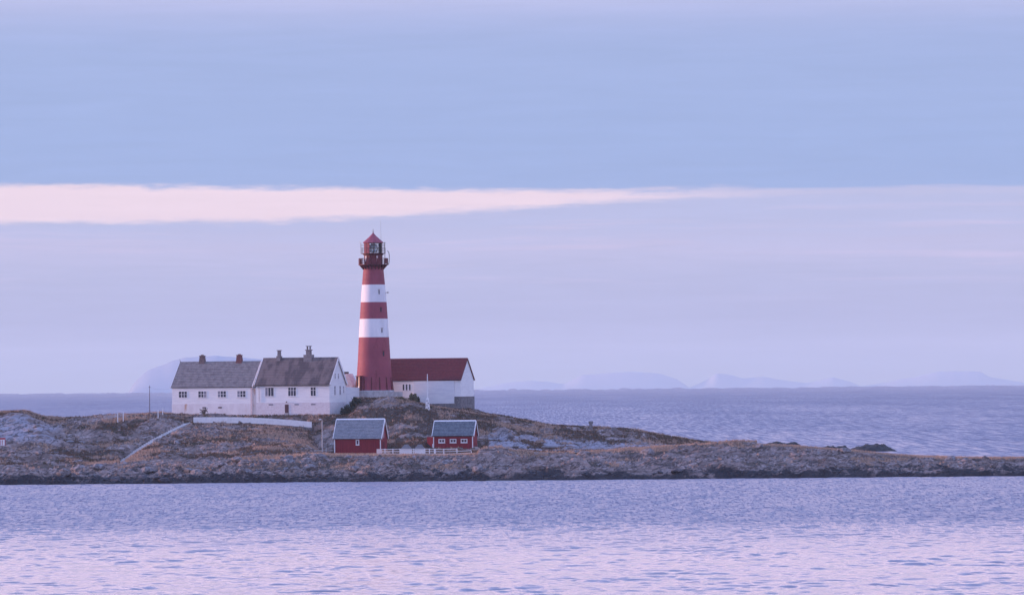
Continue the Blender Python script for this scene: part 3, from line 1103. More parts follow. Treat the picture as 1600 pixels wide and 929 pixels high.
# ------------------------------------------------------------------ haze
hz_me = MB().box(-30000, 30000, -400, 27000, -15.5, 250).build('haze', M['white'])
hz_me.data.materials.clear()
hm = bpy.data.materials.new('haze_air')
hm.use_nodes = True
ht = NT(hm.node_tree)
pv_ = ht.n('ShaderNodeVolumePrincipled')
pv_.inputs['Color'].default_value = (.72, .82, .86, 1)
pv_.inputs['Density'].default_value = 4.0e-5
pv_.inputs['Anisotropy'].default_value = 0.0
ho = ht.n('ShaderNodeOutputMaterial')
ht.l(pv_.outputs[0], ho.inputs['Volume'])
hz_me.data.materials.append(hm)
tag(hz_me, 'thin pale haze hanging over the sea and fading the far mountains', 'haze', kind='stuff')


# ------------------------------------------------------------------ building parts
def tiles(parent, W, D, E, G, m, mcap, oh=.25, ov=.35, tw=.42, th_=.42, seed=1, ridge_mat=None, name='roof'):
    """two roof slopes: slab plus overlapping courses of slates, ridge cap"""
    rr = random.Random(seed)
    hd = D / 2
    ln = math.hypot(hd, G)
    dy, dz = hd / ln, G / ln
    sl = MB()
    tk = .12
    for sgn in (0, 1):
        def Pt(x, s, up):      # s = distance from ridge down the slope
            yy = hd - dy * s
            zz = E + G - dz * s
            ny, nz = -dz, dy
            yy += ny * up
            zz += nz * up
            return (x, yy if sgn == 0 else D - yy, zz)
        L = ln + ov
        p = [Pt(-oh, L, 0), Pt(W + oh, L, 0), Pt(W + oh, 0, 0), Pt(-oh, 0, 0), Pt(-oh, L, tk), Pt(W + oh, L, tk), Pt(W + oh, 0, tk), Pt(-oh, 0, tk)]
        sl.hexa(p)
    roof = sl.build(name, m, parent)
    cs = MB()
    for sgn in (0, 1):
        nrow = int(L / th_)
        for j in range(nrow):
            s1 = L - j * (L - .08) / nrow
            s0 = s1 - (L - .08) / nrow - .05
            x = -oh + (tw / 2 if j % 2 else 0) - tw
            while x < W + oh:
                xa, xb = max(x + .006, -oh), min(x + tw - .006, W + oh)
                x += tw
                if xb - xa < .05 or (sgn == 1 and j % 3):
                    continue
                u0 = tk + .012
                u1 = tk + .055 + rr.uniform(0, .03)
                cs.add([Pt(xa, s1, tk + .003), Pt(xb, s1, tk + .003), Pt(xb, s1, u1), Pt(xa, s1, u1), Pt(xb, s0, u0), Pt(xa, s0, u0)],
                       [(0, 1, 2, 3), (3, 2, 4, 5), (0, 3, 5), (1, 4, 2)])
    t_ = cs.build('slates', m, roof)
    t_['kind'] = 'stuff'
    rc = MB().prism([(hd - .22, E + G - .02 + tk * .4), (hd, E + G + .24), (hd + .22, E + G - .02 + tk * .4), (hd, E + G + .1)], -oh - .02, W + oh + .02)
    rc.build('ridge_cap', ridge_mat or m, roof)
    return roof


def barge(parent, W, D, E, G, x0, x1, m, ov=.35, wd=.24, name='bargeboard'):
    hd = D / 2
    ln = math.hypot(hd, G)
    dy, dz = hd / ln, G / ln
    for sgn in (0, 1):
        def Pt(x, s, up):
            yy = hd - dy * s - dz * up
            zz = E + G - dz * s + dy * up
            return (x, yy if sgn == 0 else D - yy, zz)
        L = ln + ov
        MB().hexa([Pt(x0, L, -wd + .1), Pt(x1, L, -wd + .1), Pt(x1, -.02, -wd + .1), Pt(x0, -.02, -wd + .1), Pt(x0, L, .19), Pt(x1, L, .19), Pt(x1, -.02, .19), Pt(x0, -.02, .19)]).build(name, m, parent)


def gable_walls(parent, W, D, z0, E, G, m, name='wall'):
    """closed body with gables between z0 and eave E"""
    MB().prism([(0, z0), (D, z0), (D, E), (D / 2, E + G - .02), (0, E)], 0, W).build(name, m, parent, None)


def window(parent, xc, zb, wd, ht, n, transom=None, frame=None, glass=None, plane='front', D=0, W=0, depth=.045, fw=.07, cross=None):
    """casement window let into the facade; n lights side by side"""
    fm = M[frame or 'white_trim']
    def T(x, y, z):            # facade coords: x along, y outwards
        if plane == 'front':
            return (x, -y, z)
        return (W + y, x, z)
    def bx(mb, x0, x1, y0, y1, z0, z1):
        mb.hexa([T(x0, y0, z0), T(x1, y0, z0), T(x1, y1, z0), T(x0, y1, z0), T(x0, y0, z1), T(x1, y0, z1), T(x1, y1, z1), T(x0, y1, z1)])
    fr = MB()
    x0, x1 = xc - wd / 2, xc + wd / 2
    bx(fr, x0 - fw, x0, -.02, depth, zb - fw, zb + ht + fw)
    bx(fr, x1, x1 + fw, -.02, depth, zb - fw, zb + ht + fw)
    bx(fr, x0, x1, -.02, depth, zb + ht, zb + ht + fw)
    bx(fr, x0, x1, -.02, depth, zb - fw, zb)
    f = fr.build('window', fm, parent)
    sill = MB()
    bx(sill, x0 - fw - .05, x1 + fw + .05, -.01, depth + .05, zb - fw - .06, zb - fw - .004)
    sill.build('sill', fm, f)
    lw = wd / n
    mu = MB()
    for i in range(1, n):
        bx(mu, x0 + i * lw - .05, x0 + i * lw + .05, .012, depth - .012, zb + .002, zb + ht - .002)
    if transom:
        bx(mu, x0 + .002, x1 - .002, .014, depth - .018, zb + ht * transom - .035, zb + ht * transom + .035)
    if n > 1 or transom:
        mu.build('mullion', fm, f)
    for i in range(n):
        p = MB()
        g = (glass[i] if isinstance(glass, (list, tuple)) else glass) or 'glass'
        bx(p, x0 + i * lw + (.052 if i else .002), x0 + (i + 1) * lw - (.052 if i < n - 1 else .002), -.015, .010, zb + .003, zb + ht - .003)
        p.build('pane', M[g], f)
    return f


# ------------------------------------------------------------------ left white house
h1 = empty('white_house', F1, -TH20)
tag(h1, 'long white house with plain grey slate roof and two tapered brick chimneys, leftmost building', 'house')
BZ = 2.35
gable_walls(h1, W1, D1, BZ, E1, G1, M['white'])
MB().box(-.05, W1 + .05, -.05, D1 + .05, -1.2, BZ - .004).build('foundation_wall', M['plaster'], h1)
tiles(h1, W1, D1, E1, G1, M['slate_grey'], None, oh=.12, seed=3)
barge(h1, W1, D1, E1, G1, W1 + .125, W1 + .22, M['white_trim'])
barge(h1, W1, D1, E1, G1, -.2, -.125, M['white_trim'])
def fx(px, px0, px1, W):       # pixel along the facade -> metres
    return (px - px0) / (px1 - px0) * W
for i, (px, gl) in enumerate([(281.5, ['glass'] * 3), (312.8, ['glass', 'glass', 'curtain']), (344, ['curtain', 'glass', 'glass']), (375.2, ['curtain', 'glass', 'glass'])]):
    window(h1, fx(px, 264, 392, W1), 3.62, 1.68, 1.15, 3, .5, glass=gl)
for px in (316, 341):
    v = MB().box(fx(px, 264, 392, W1) - .40, fx(px, 264, 392, W1) + .40, -.10, -.052, 1.50, 1.72).build('cellar_vent', M['black_metal'], h1)


def chimney(parent, x, z0, z1, wb, wt, m, D, E, G, cap='flat'):
    hd = D / 2
    mb = MB().hexa([(x - wb, hd - .42, z0), (x + wb, hd - .42, z0), (x + wb, hd + .42, z0), (x - wb, hd + .42, z0),
                    (x - wt, hd - .34, z1), (x + wt, hd - .34, z1), (x + wt, hd + .34, z1), (x - wt, hd + .34, z1)])
    c = mb.build('chimney', m, parent)
    k = MB()
    if cap == 'flat':
        k.box(x - wt - .07, x + wt + .07, hd - .42, hd + .42, z1 + .002, z1 + .13)
        k.box(x - wt * .5, x + wt * .5, hd - .2, hd + .2, z1 + .132, z1 + .30)
        k.build('cap', m, c)
    elif cap == 'slab':
        k.box(x - wt - .12, x + wt + .12, hd - .45, hd + .45, z1 + .002, z1 + .16)
        k.build('cap', m, c)
        MB().box(x - wb - .12, x + wb + .12, hd - .55, hd + .55, z0 - .1, E + G + .55).build('chimney_base', m, c)
    else:
        k.box(x - wt - .14, x + wt + .14, hd - .46, hd + .46, z1 + .002, z1 + .20)
        k.build('cap', m, c)
        for dx in (-wt * .62, wt * .62):
            MB().box(x + dx - .09, x + dx + .09, hd - .2, hd + .2, z1 + .202, z1 + .80).build('flue_pot', m, c)
        MB().box(x - wt * 1.15, x + wt * 1.15, hd - .3, hd + .3, z1 + .802, z1 + .92).build('flue_slab', m, c)
        MB().box(x - wb - .34, x + wb + .34, hd - .75, hd + .75, E + G - .9, E + G + .75).build('chimney_base', m, c)
    return c


x = fx(311 - 12, 264, 392, W1)
chimney(h1, x, E1 + G1 - .5, E1 + G1 + 1.25, .66, .46, M['brick_dark'], D1, E1, G1)
x = fx(370.5 - 12, 264, 392, W1)
chimney(h1, x, E1 + G1 - .5, E1 + G1 + 1.30, .66, .46, M['brick_red'], D1, E1, G1)
MB().tube((.0, D1 / 2, E1 + G1 + .1), (-.25, D1 / 2, E1 + G1 + .75), .05, .02).build('ridge_spike', M['black_metal'], h1)
MB().box(W1 - .26, W1 + .07, -.075, -.052, -.5, E1 - .2).build('corner_board', M['pink_wall'], h1)  # pale pink paints warm sunlight onto the white corner

MB().box(W1 + .004, W1 + .80, .25, 1.2, -1.2, E1 - .45).build('joining_wall', M['joint'], h1)

# ------------------------------------------------------------------ right white house
h2 = empty('white_house', F2, -TH20)
tag(h2, 'white house with patchy brown slate roof, tall grey chimneys and a small brown cellar door', 'house')
gable_walls(h2, W2, D2, 2.45, E2, G2, M['white'])
MB().box(-.05, W2 + .05, -.05, D2 + .05, -1.2, 2.446).build('foundation_wall', M['brick_wall'], h2)
tiles(h2, W2, D2, E2, G2, M['slate_brown'], None, oh=.18, seed=5)
barge(h2, W2, D2, E2, G2, W2 + .185, W2 + .27, M['white_trim'], wd=.34)
barge(h2, W2, D2, E2, G2, -.27, -.185, M['white_trim'], wd=.34)
g2x = lambda px: fx(px, 398, 515, W2)
window(h2, g2x(419.5), 3.72, 1.72, 1.62, 3, None, glass=['curtain', 'glass', 'glass'])
window(h2, g2x(455.6), 3.72, 1.58, 1.62, 3, .66, glass=['glass', 'glass', 'glass'])
window(h2, g2x(489.3), 3.72, 1.0, 1.62, 2, .66)
for px in (421.8, 463, 489.5):
    MB().box(g2x(px) - .45, g2x(px) + .45, -.10, -.052, 1.95, 2.22).build('cellar_vent', M['curtain'], h2)
d = MB().box(g2x(447.2) - .38, g2x(447.2) + .38, -.11, -.052, .45, 2.1).build('door', M['door'], h2)
MB().box(g2x(447.2) - .45, g2x(447.2) + .45, -.35, -.052, .12, .44).build('door_step', M['concrete'], h2)
MB().tube((g2x(447.2), -.05, 2.62), (g2x(447.2), -.3, 2.55), .09, .12).build('door_lamp', M['black_metal'], h2)
MB().tube((g2x(403), -.09, 2.5), (g2x(403), -.09, E2 - .1), .045, n=6).build('downpipe', M['galv'], h2)
MB().tube((0, -.38, E2 - .42), (W2, -.38, E2 - .42), .06, n=6).build('gutter', M['slate_brown'], h2)
x = g2x(433.6 - 11.7)
chimney(h2, x, E2 + G2 - .5, E2 + G2 + 1.55, .28, .24, M['chim_grey'], D2, E2, G2, 'slab')
x = g2x(481 - 11.7)
chimney(h2, x, E2 + G2 - .8, E2 + G2 + 1.55, .48, .46, M['chim_grey'], D2, E2, G2, 'pots')
for yc, zb, wd, ht in ((2.75, 3.9, .62, 1.65), (5.4, 3.9, .7, 1.65), (7.2, 4.2, .42, 1.3), (2.95, 7.0, .42, .95), (4.6, 7.0, .42, .95)):
    window(h2, yc, zb, wd, ht, 1, .62, plane='side', W=W2, glass='curtain')

# ------------------------------------------------------------------ annex and white yard wall between house and lighthouse
p = at(551, 625, 902)
an = empty('pink_annex', (p.x, p.y, p.z), -TH20)
tag(an, 'small annex with pale pink gable and dark chimney just left of the lighthouse', 'annex')
aw = 2.4
MB().prism([(0, -1), (2.4, -1), (2.4, 2.9), (.0, 2.9)], -2.6, 0).build('wall', M['pink_wall'], an)
MB().hexa([(-1.9, -.02, 2.9), (0.1, -.02, 2.9), (.1, 2.5, 2.9), (-1.9, 2.5, 2.9), (-1.5, -.02, 5.2), (-.95, -.02, 5.2), (-.95, 2.5, 5.2), (-1.5, 2.5, 5.2)]).build('gable', M['pink_wall'], an)
MB().box(-1.95, -1.25, .5, 1.2, 4.2, 5.6).build('chimney', M['black_metal'], an)
pL, pR = at(537, 604, 893), at(561.5, 605, 897)
yw = MB()
b0 = at(537, 650, 893).z
yw.hexa([(pL.x, pL.y, b0), (pR.x, pR.y, b0), (pR.x, pR.y + .35, b0), (pL.x, pL.y + .35, b0),
         (pL.x, pL.y, pL.z), (pR.x, pR.y, pR.z), (pR.x, pR.y + .35, pR.z), (pL.x, pL.y + .35, pL.z)])
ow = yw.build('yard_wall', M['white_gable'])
tag(ow, 'tall bluish-white yard wall joining the right white house to the lighthouse', 'wall')

# ------------------------------------------------------------------ lighthouse
lh = empty('lighthouse', LT)
tag(lh, 'tall round lighthouse with red and white bands, gallery and red conical lantern roof', 'lighthouse')
S = 8.0
rad_pts = [(0, 3.62), (.6, 3.56), (1.4, 3.50), (3, 3.40), (6, 3.18), (10.4, 2.95), (14, 2.73), (17.25, 2.52), (20.6, 2.25), (24.2, 1.92)]


def rad(z):
    return float(np.interp(z, [a for a, b in rad_pts], [b for a, b in rad_pts]))


for za, zb, mm in ((0, 10.35, 'red_paint'), (10.354, 13.95, 'tower_white'), (13.954, 17.2, 'red_paint'), (17.204, 20.6, 'tower_white'), (20.604, 24.3, 'red_paint')):
    prf = []
    nseg = max(2, int((zb - za) / .85))
    for i in range(nseg + 1):
        z = za + (zb - za) * i / nseg
        prf.append((rad(z), z))
        if 0 < i < nseg and mm == 'red_paint':      # bolted plate flange
            prf += [(rad(z) + .025, z + .01), (rad(z) + .025, z + .07), (rad(z), z + .08)]
    MB().lathe(prf, 64).build('tower_band', M[mm], lh, smooth=False)
for i in range(14):
    a = 2 * math.pi * i / 14 + .1
    r0, r1 = rad(0) + .02, rad(2.4)
    ux, uy = math.cos(a), math.sin(a)
    tx, ty = -uy * .09, ux * .09
    MB().hexa([(ux * r1 * .98 - tx, uy * r1 * .98 - ty, .0), (ux * (r0 + .16) - tx, uy * (r0 + .16) - ty, .0), (ux * (r0 + .16) + tx, uy * (r0 + .16) + ty, .0), (ux * r1 * .98 + tx, uy * r1 * .98 + ty, .0),
               (ux * r1 * .98 - tx, uy * r1 * .98 - ty, 2.6), (ux * (r1 + .05) - tx, uy * (r1 + .05) - ty, 2.5), (ux * (r1 + .05) + tx, uy * (r1 + .05) + ty, 2.5), (ux * r1 * .98 + tx, uy * r1 * .98 + ty, 2.6)]).build('base_rib', M['red_dark'], lh)
MB().lathe([(3.95, -2.4), (3.9, -.12), (3.8, -.004)], 24).build('plinth', M['concrete'], lh)
MB().box(2.6, 5.5, -2.9, 0.5, -1.6, -.30).build('plinth_step', M['concrete'], lh)
# entrance on the left flank
a = math.radians(180 + 38)
ux, uy = math.cos(a), math.sin(a)
tx, ty = -uy, ux
def pbox(mb, r0, r1, t0, t1, z0, z1):
    q = [(r0, t0), (r1, t0), (r1, t1), (r0, t1)]
    mb.hexa([(ux * r_ + tx * t_, uy * r_ + ty * t_, z0) for r_, t_ in q] + [(ux * r_ + tx * t_, uy * r_ + ty * t_, z1) for r_, t_ in q])
    return mb
en = pbox(pbox(pbox(MB(), 3.2, 3.95, -.62, -.42, .02, 2.7), 3.2, 3.95, .42, .62, .02, 2.7), 3.1, 4.05, -.7, .7, 2.704, 2.88).build('entrance_surround', M['red_dark'], lh)
pbox(MB(), 3.2, 3.72, -.416, .416, .9, 2.70).build('door', M['door_sunlit'], lh)
pbox(MB(), 3.2, 3.78, -.3, .3, .1, .85).build('door_panel', M['white_trim'], lh)
# small windows up the shaft facing the camera, right of centre
for px, zc, hh in ((594, 19.1, .75), (596.5, 15.7, .7), (597.5, 11.6, .75), (599.5, 7.1, .8)):
    off = (px - 583.8 - .00875 * zc * 8) / S
    r_ = rad(zc)
    yy = -math.sqrt(max(.1, r_ * r_ - off * off))
    an_ = math.atan2(yy, off)
    e = MB()
    ux, uy = math.cos(an_), math.sin(an_)
    tx, ty = -uy, ux
    f = pbox(e, r_ - .12, r_ + .05, -.17, .17, zc - hh / 2 - .1, zc + hh / 2 + .1).build('window', M['tower_white' if px in (594, 597.5) else 'red_dark'], lh)
    pbox(MB(), r_ - .1, r_ + .075, -.11, .11, zc - hh / 2, zc + hh / 2).build('pane', M['glass'], f)
    hd_ = pbox(MB(), r_ - .1, r_ + .16, -.2, .2, zc + hh / 2 + .104, zc + hh / 2 + .16).build('window_hood', M['red_dark'], f)
br = MB().tube((2.25, -.3, 19.0), (2.75, -.4, 19.05), .05).box(2.6, 2.95, -.6, -.2, 18.9, 19.2).build('shaft_lamp', M['galv'], lh)
# corbels and gallery
for i in range(18):
    a = 2 * math.pi * i / 18 + .05
    ux, uy = math.cos(a), math.sin(a)
    tx, ty = -uy, ux
    mb = MB()
    pr = [(1.9, 23.6), (2.02, 23.55), (2.78, 24.42), (1.9, 24.42)]
    vs = [(ux * r_ + tx * .07 * s_, uy * r_ + ty * .07 * s_, z) for s_ in (-1, 1) for r_, z in pr]
    mb.add(vs, [(3, 2, 1, 0), (4, 5, 6, 7), (0, 1, 5, 4), (1, 2, 6, 5), (2, 3, 7, 6), (3, 0, 4, 7)])
    mb.build('corbel', M['red_dark'], lh)
MB().lathe([(2.05, 24.30), (2.2, 24.424), (2.92, 24.43), (2.92, 24.60), (1.5, 24.604)], 36).build('gallery_deck', M['red_dark'], lh)
gr_ = MB()
for i in range(18):
    a = 2 * math.pi * i / 18 + .05
    gr_.tube((2.84 * math.cos(a), 2.84 * math.sin(a), 24.6), (2.84 * math.cos(a), 2.84 * math.sin(a), 25.72), .045, n=6)
for z in (24.95, 25.35, 25.72):
    gr_.path([(2.84 * math.cos(2 * math.pi * i / 36), 2.84 * math.sin(2 * math.pi * i / 36), z) for i in range(37)], .04)
rl = gr_.build('gallery_railing', M['red_dark'], lh)
for i in range(18):
    md = math.degrees(2 * math.pi * (i + .5) / 18 + .05) % 360
    if 28 < md % 180 < 62 or 118 < md % 180 < 145:
        continue
    a0 = 2 * math.pi * (i + .08) / 18 + .05
    a1 = 2 * math.pi * (i + .92) / 18 + .05
    MB().lathe([(2.86, 24.66), (2.89, 24.66), (2.89, 25.66), (2.86, 25.66), (2.86, 24.66)], 3, a0=a0, a1=a1).build('railing_panel', M['red_paint' if i in (7, 8, 10) else 'red_dark'], rl)
# watch room
MB().lathe([(1.80, 24.61), (1.80, 26.35), (2.02, 26.45), (2.02, 26.62), (1.7, 26.64)], 16).build('watch_room', M['red_dark'], lh)
for aa, mm in ((-140, 'white_trim'), (-64, 'pink_wall')):
    a = R(aa)
    ux, uy = math.cos(a), math.sin(a)
    tx, ty = -uy, ux
    pbox(MB(), 1.6, 1.86, -.16, .16, 25.2, 26.2).build('watch_window', M[mm], lh)
MB().lathe([(2.0, 26.62), (2.42, 26.66), (2.42, 26.74), (1.6, 26.744)], 24).build('lantern_deck', M['red_dark'], lh)
cg = MB()
for i in range(14):
    a = 2 * math.pi * i / 14 + .1
    cg.tube((2.38 * math.cos(a), 2.38 * math.sin(a), 26.7), (2.38 * math.cos(a), 2.38 * math.sin(a), 28.75 if i % 2 else 27.8), .028, n=5)
for z in (27.15, 27.5, 27.8, 28.3):
    cg.path([(2.38 * math.cos(2 * math.pi * i / 28 + .1), 2.38 * math.sin(2 * math.pi * i / 28 + .1), z) for i in range(29)], .022, 5)
cg.build('lantern_railing', M['black_metal'], lh)
LR = 1.78
bars = MB()
for i in range(12):
    a = 2 * math.pi * i / 12 + .13
    bars.tube((LR * math.cos(a), LR * math.sin(a), 26.74), (LR * math.cos(a), LR * math.sin(a), 28.8), .03, n=6)
for z in (27.75,):
    bars.path([(LR * math.cos(2 * math.pi * i / 12 + .13), LR * math.sin(2 * math.pi * i / 12 + .13), z) for i in range(13)], .022, 5)
ln_ = bars.build('lantern_frame', M['red_dark'], lh)
for i in range(12):
    a0 = 2 * math.pi * i / 12 + .13
    a1 = 2 * math.pi * (i + 1) / 12 + .13
    q = [(LR * math.cos(a0), LR * math.sin(a0)), (LR * math.cos(a1), LR * math.sin(a1))]
    mid = math.degrees((a0 + a1) / 2) % 360
    solid = 168 < mid < 244
    k = .985
    mb = MB().hexa([(q[0][0], q[0][1], 26.75), (q[1][0], q[1][1], 26.75), (q[1][0] * k, q[1][1] * k, 26.75), (q[0][0] * k, q[0][1] * k, 26.75),
                    (q[0][0], q[0][1], 28.78), (q[1][0], q[1][1], 28.78), (q[1][0] * k, q[1][1] * k, 28.78), (q[0][0] * k, q[0][1] * k, 28.78)])
    mb.build('lantern_plate' if solid else 'pane', M['red_paint' if solid else 'pane'], ln_)
lens = MB().lathe([(.25, 26.9), (.62, 27.05), (.80, 27.5), (.82, 27.8), (.70, 28.25), (.35, 28.6)], 20).build('lens', M['lens'], lh, smooth=True)
lf = MB()
for i in range(4):
    a = 2 * math.pi * i / 4 + .2
    lf.path([(r_ * math.cos(a), r_ * math.sin(a), z) for r_, z in [(.28, 26.8), (.66, 27.05), (.85, 27.5), (.87, 27.8), (.74, 28.25), (.3, 28.65)]], .035, 5)
lf.tube((0, 0, 26.7), (0, 0, 28.7), .07)
lf.build('lens_frame', M['black_metal'], lens)
MB().lathe([(1.98, 28.72), (2.04, 28.80), (1.98, 28.90), (1.35, 29.45), (.72, 30.02), (.34, 30.42), (.12, 30.66), (.10, 30.8), (.0, 30.82)], 12).build('lantern_roof', M['red_paint'], lh)
MB().tube((0, 0, 30.8), (0, 0, 31.5), .05, .03).lathe([(.0, 30.85), (.14, 30.95), (.0, 31.08)], 8).build('finial', M['black_metal'], lh)
MB().tube((1.55, -.6, 28.75), (1.52, -.6, 33.1), .035, .02, 6).build('antenna_rod', M['galv'], lh)
MB().tube((2.30, -1.1, 24.6), (2.28, -1.1, 28.85), .06, n=6).tube((2.0, -1.1, 28.75), (2.5, -1.1, 28.75), .03, n=5).build('mast_post', M['black_metal'], lh)
MB().path([(3.0, -.5, 24.5), (3.12, -.5, 25.2), (3.14, -.5, 26.4), (3.0, -.5, 27.0), (2.75, -.5, 27.15)], .06).build('davit', M['black_metal'], lh)
MB().tube((-2.42, -.6, 26.6), (-2.45, -.6, 28.7), .03, n=5).tube((-2.45, -.6, 28.7), (-2.65, -.6, 29.05), .03, n=5).build('whip_antenna', M['galv'], lh)

# ------------------------------------------------------------------ red roofed outbuilding, right of the tower
h3 = empty('storehouse', F3, -TH20)
tag(h3, 'white storehouse with dark red tiled roof on a grey stone base, right behind the lighthouse', 'storehouse')
E3, G3 = 5.6, 3.95
g3x = lambda px: fx(px, 720 - 17.2 * math.cos(TH20) * 8.01, 720, W3)
gable_walls(h3, W3, D3, 1.1, E3, G3, M['white'])
MB().box(-.03, W3 + .03, -.03, D3 + .03, -1.2, 1.096).build('foundation', M['stone_wall'], h3)
MB().box(W3 - 1.2, W3 + .12, -.35, D3 + .1, -1.5, 2.25).build('corner_foundation', M['stone_wall'], h3)
tiles(h3, W3, D3, E3, G3, M['tile_red'], None, oh=.1, ov=.3, seed=9, tw=.36, th_=.38)
barge(h3, W3, D3, E3, G3, W3 + .105, W3 + .17, M['red_dark'], ov=.3, wd=.16)
for i, px in enumerate((630, 635, 640)):
    window(h3, g3x(px), 3.55, .30, 1.15, 1, None, glass='glass')
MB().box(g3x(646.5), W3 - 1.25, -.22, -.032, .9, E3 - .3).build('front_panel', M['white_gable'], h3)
MB().box(g3x(646.5) + .004, W3 - 1.25, -.30, -.035, -.8, .894).build('front_footing', M['stone_wall'], h3)
MB().box(g3x(614), g3x(646), -.28, -.035, -.2, 2.1).build('low_wall', M['concrete'], h3)


# ------------------------------------------------------------------ red boathouses
def shed(F, rz, W, D, E, G, label, slate, wins, seed, zlow=-.8):
    s = empty('red_boathouse', F, rz)
    tag(s, label, 'boathouse', 'red boathouses by the shore fence')
    gable_walls(s, W, D, zlow, E, G, M['shed_red'])
    bd = MB()
    x = .05
    while x < W - .05:           # cover strips of the board cladding
        bd.box(x, x + .05, -.028, .01, zlow, E - .06)
        x += .24
    b = bd.build('cover_strips', M['shed_red'], s)
    b['kind'] = 'stuff'
    tiles(s, W, D, E, G, M[slate], None, oh=.16, ov=.28, seed=seed, ridge_mat=M['white_trim'], tw=.36, th_=.36)
    barge(s, W, D, E, G, W + .165, W + .27, M['white_trim'], ov=.28, wd=.28)
    barge(s, W, D, E, G, -.27, -.165, M['white_trim'], ov=.28, wd=.28)
    for x0 in (-.04, W - .14):
        MB().box(x0, x0 + .18, -.055, -.031, zlow, E - .12).build('corner_board', M['white_trim'], s)
    for (xc, zb, wd, ht, n, tr) in wins:
        window(s, xc, zb, wd, ht, n, tr, fw=.14)
    return s


s1 = shed(SH1, rs1, 8.75, 6.0, 3.0, 3.35, 'large red boathouse with pale blue-grey slate roof and one small white-framed window', 'slate_shed', [(8.75 * (558.5 - 522) / 73, 1.85, .36, .72, 1, None)], 21)
MB().box(8.76, 8.79, 2.55, 2.85, 2.95, 4.75).build('gable_hatch', M['white_trim'], s1)
MB().box(8.76, 8.80, 1.6, 3.4, .02, 2.3).build('gable_door', M['shed_red_dark'], s1)
s2 = shed(SH2, rs2, 7.45, 5.0, 3.05, 2.55, 'smaller red boathouse with dark slate roof and three white-framed windows, right of the fence', 'slate_dark',
          [(7.45 * (q_ - 676) / 63, 1.78, .95, .46, 2, None) for q_ in (689.5, 707.5, 725)], 22)
MB().hexa([(-1.3, .6, 1.7), (-.05, .3, .5), (-.05, 3.5, .5), (-1.3, 3.5, 1.7), (-1.3, .6, 2.75), (-.05, .3, 2.75), (-.05, 3.5, 2.75), (-1.3, 3.5, 2.75)]).build('side_lean_to', M['shed_red'], s2)
MB().hexa([(-.3, -.55, -.8), (8.0, -.55, -.8), (8.0, -.06, -.8), (-.3, -.06, -.8), (-.3, -.55, .78), (8.0, -.55, .12), (8.0, -.06, .12), (-.3, -.06, .78)]).build('stone_footing', M['concrete'], s2)
MB().box(-.1, .03, -.62, -.552, -.5, 1.5).build('drain_post', M['white_trim'], s2)

# ------------------------------------------------------------------ white retaining wall on the terrace
TW = [(302, 651.5, 660.5, 886.5), (330, 651.2, 660.2, 885.6), (370, 651.4, 660.6, 884.4), (410, 652.6, 661.8, 883.2), (450, 655.2, 664.3, 882.0), (487, 658.6, 667.6, 880.8)]
tw_ = empty('terrace_wall', at(395, 665, 884))
tag(tw_, 'long low white-topped retaining wall curving along the terrace in front of the houses', 'wall')
o0 = Vector(tw_.location)
wt, wb = MB(), MB()
for (a, b) in zip(TW[:-1], TW[1:]):
    A1, A0 = at(a[0], a[1], a[3]) - o0, at(a[0], a[2], a[3]) - o0
    B1, B0 = at(b[0], b[1], b[3]) - o0, at(b[0], b[2], b[3]) - o0
    t4 = Vector((0, .4, 0))
    wt.hexa([A0, B0, B0 + t4, A0 + t4, A1, B1, B1 + t4, A1 + t4])
    dn = Vector((0, .02, -2.0))
    dz = Vector((0, .02, -.004))
    wb.hexa([A0 + dn, B0 + dn, B0 + t4 + dn, A0 + t4 + dn, A0 + dz, B0 + dz, B0 + t4 + dz, A0 + t4 + dz])
wt.build('parapet', M['white_trim'], tw_)
wb.build('stone_base', M['stone_wall'], tw_)

# ------------------------------------------------------------------ concrete stairway running down the left slope
stp = [(293, 661, 879), (270, 672, 874), (245, 685, 868), (222, 699, 861), (205, 711, 855), (186, 725, 847)]
sw = empty('stairway', at(240, 690, 866))
tag(sw, 'narrow pale concrete stairway curving down the rocky slope left of the terrace wall', 'stairway')
o0 = Vector(sw.location)
P = [at(*q_) for q_ in stp]
segs = []
for a, b in zip(P[:-1], P[1:]):
    for k in range(7):
        segs.append(a.lerp(b, k / 7))
segs.append(P[-1])
for a, b in zip(segs[:-1], segs[1:]):
    z = max(a.z, b.z)
    d_ = Vector((b.x - a.x, b.y - a.y, 0)).normalized()
    n_ = Vector((-d_.y, d_.x, 0)) * .55
    A, B = a - o0, b - o0
    zt = z - o0.z
    q_ = [A - n_, B - n_, B + n_, A + n_]
    MB().hexa([(v_.x, v_.y, zt - 1.6) for v_ in q_] + [(v_.x, v_.y, zt) for v_ in q_]).build('step', M['path'], sw)
kb = MB()
for a, b in zip(P[:-1], P[1:]):
    A, B = a - o0, b - o0
    d_ = Vector((b.x - a.x, b.y - a.y, 0)).normalized()
    n_ = Vector((-d_.y, d_.x, 0))
    if n_.y > 0:
        n_ = -n_
    A, B = A + n_ * .62, B + n_ * .62
    w_ = n_ * .15
    up, dn = Vector((0, 0, .22)), Vector((0, 0, -1.6))
    kb.hexa([A + dn, B + dn, B - w_ + dn, A - w_ + dn, A + up, B + up, B - w_ + up, A - w_ + up])
kb.build('kerb', M['path'], sw)

# ------------------------------------------------------------------ poles, masts, posts
def pole(name, px, ytop, ybot, Y, r, m, label, cat, group=None, rtop=None, fol=True):
    b = at(px, ybot, Y)
    hgt = (ybot - ytop) * Y / FPX
    e = MB().tube((0, 0, -.5), (0, 0, hgt), r, rtop or r, 8).build(name, M[m], None, loc=b)
    tag(o=e, label=label, cat=cat, group=group)
    return e, b, hgt


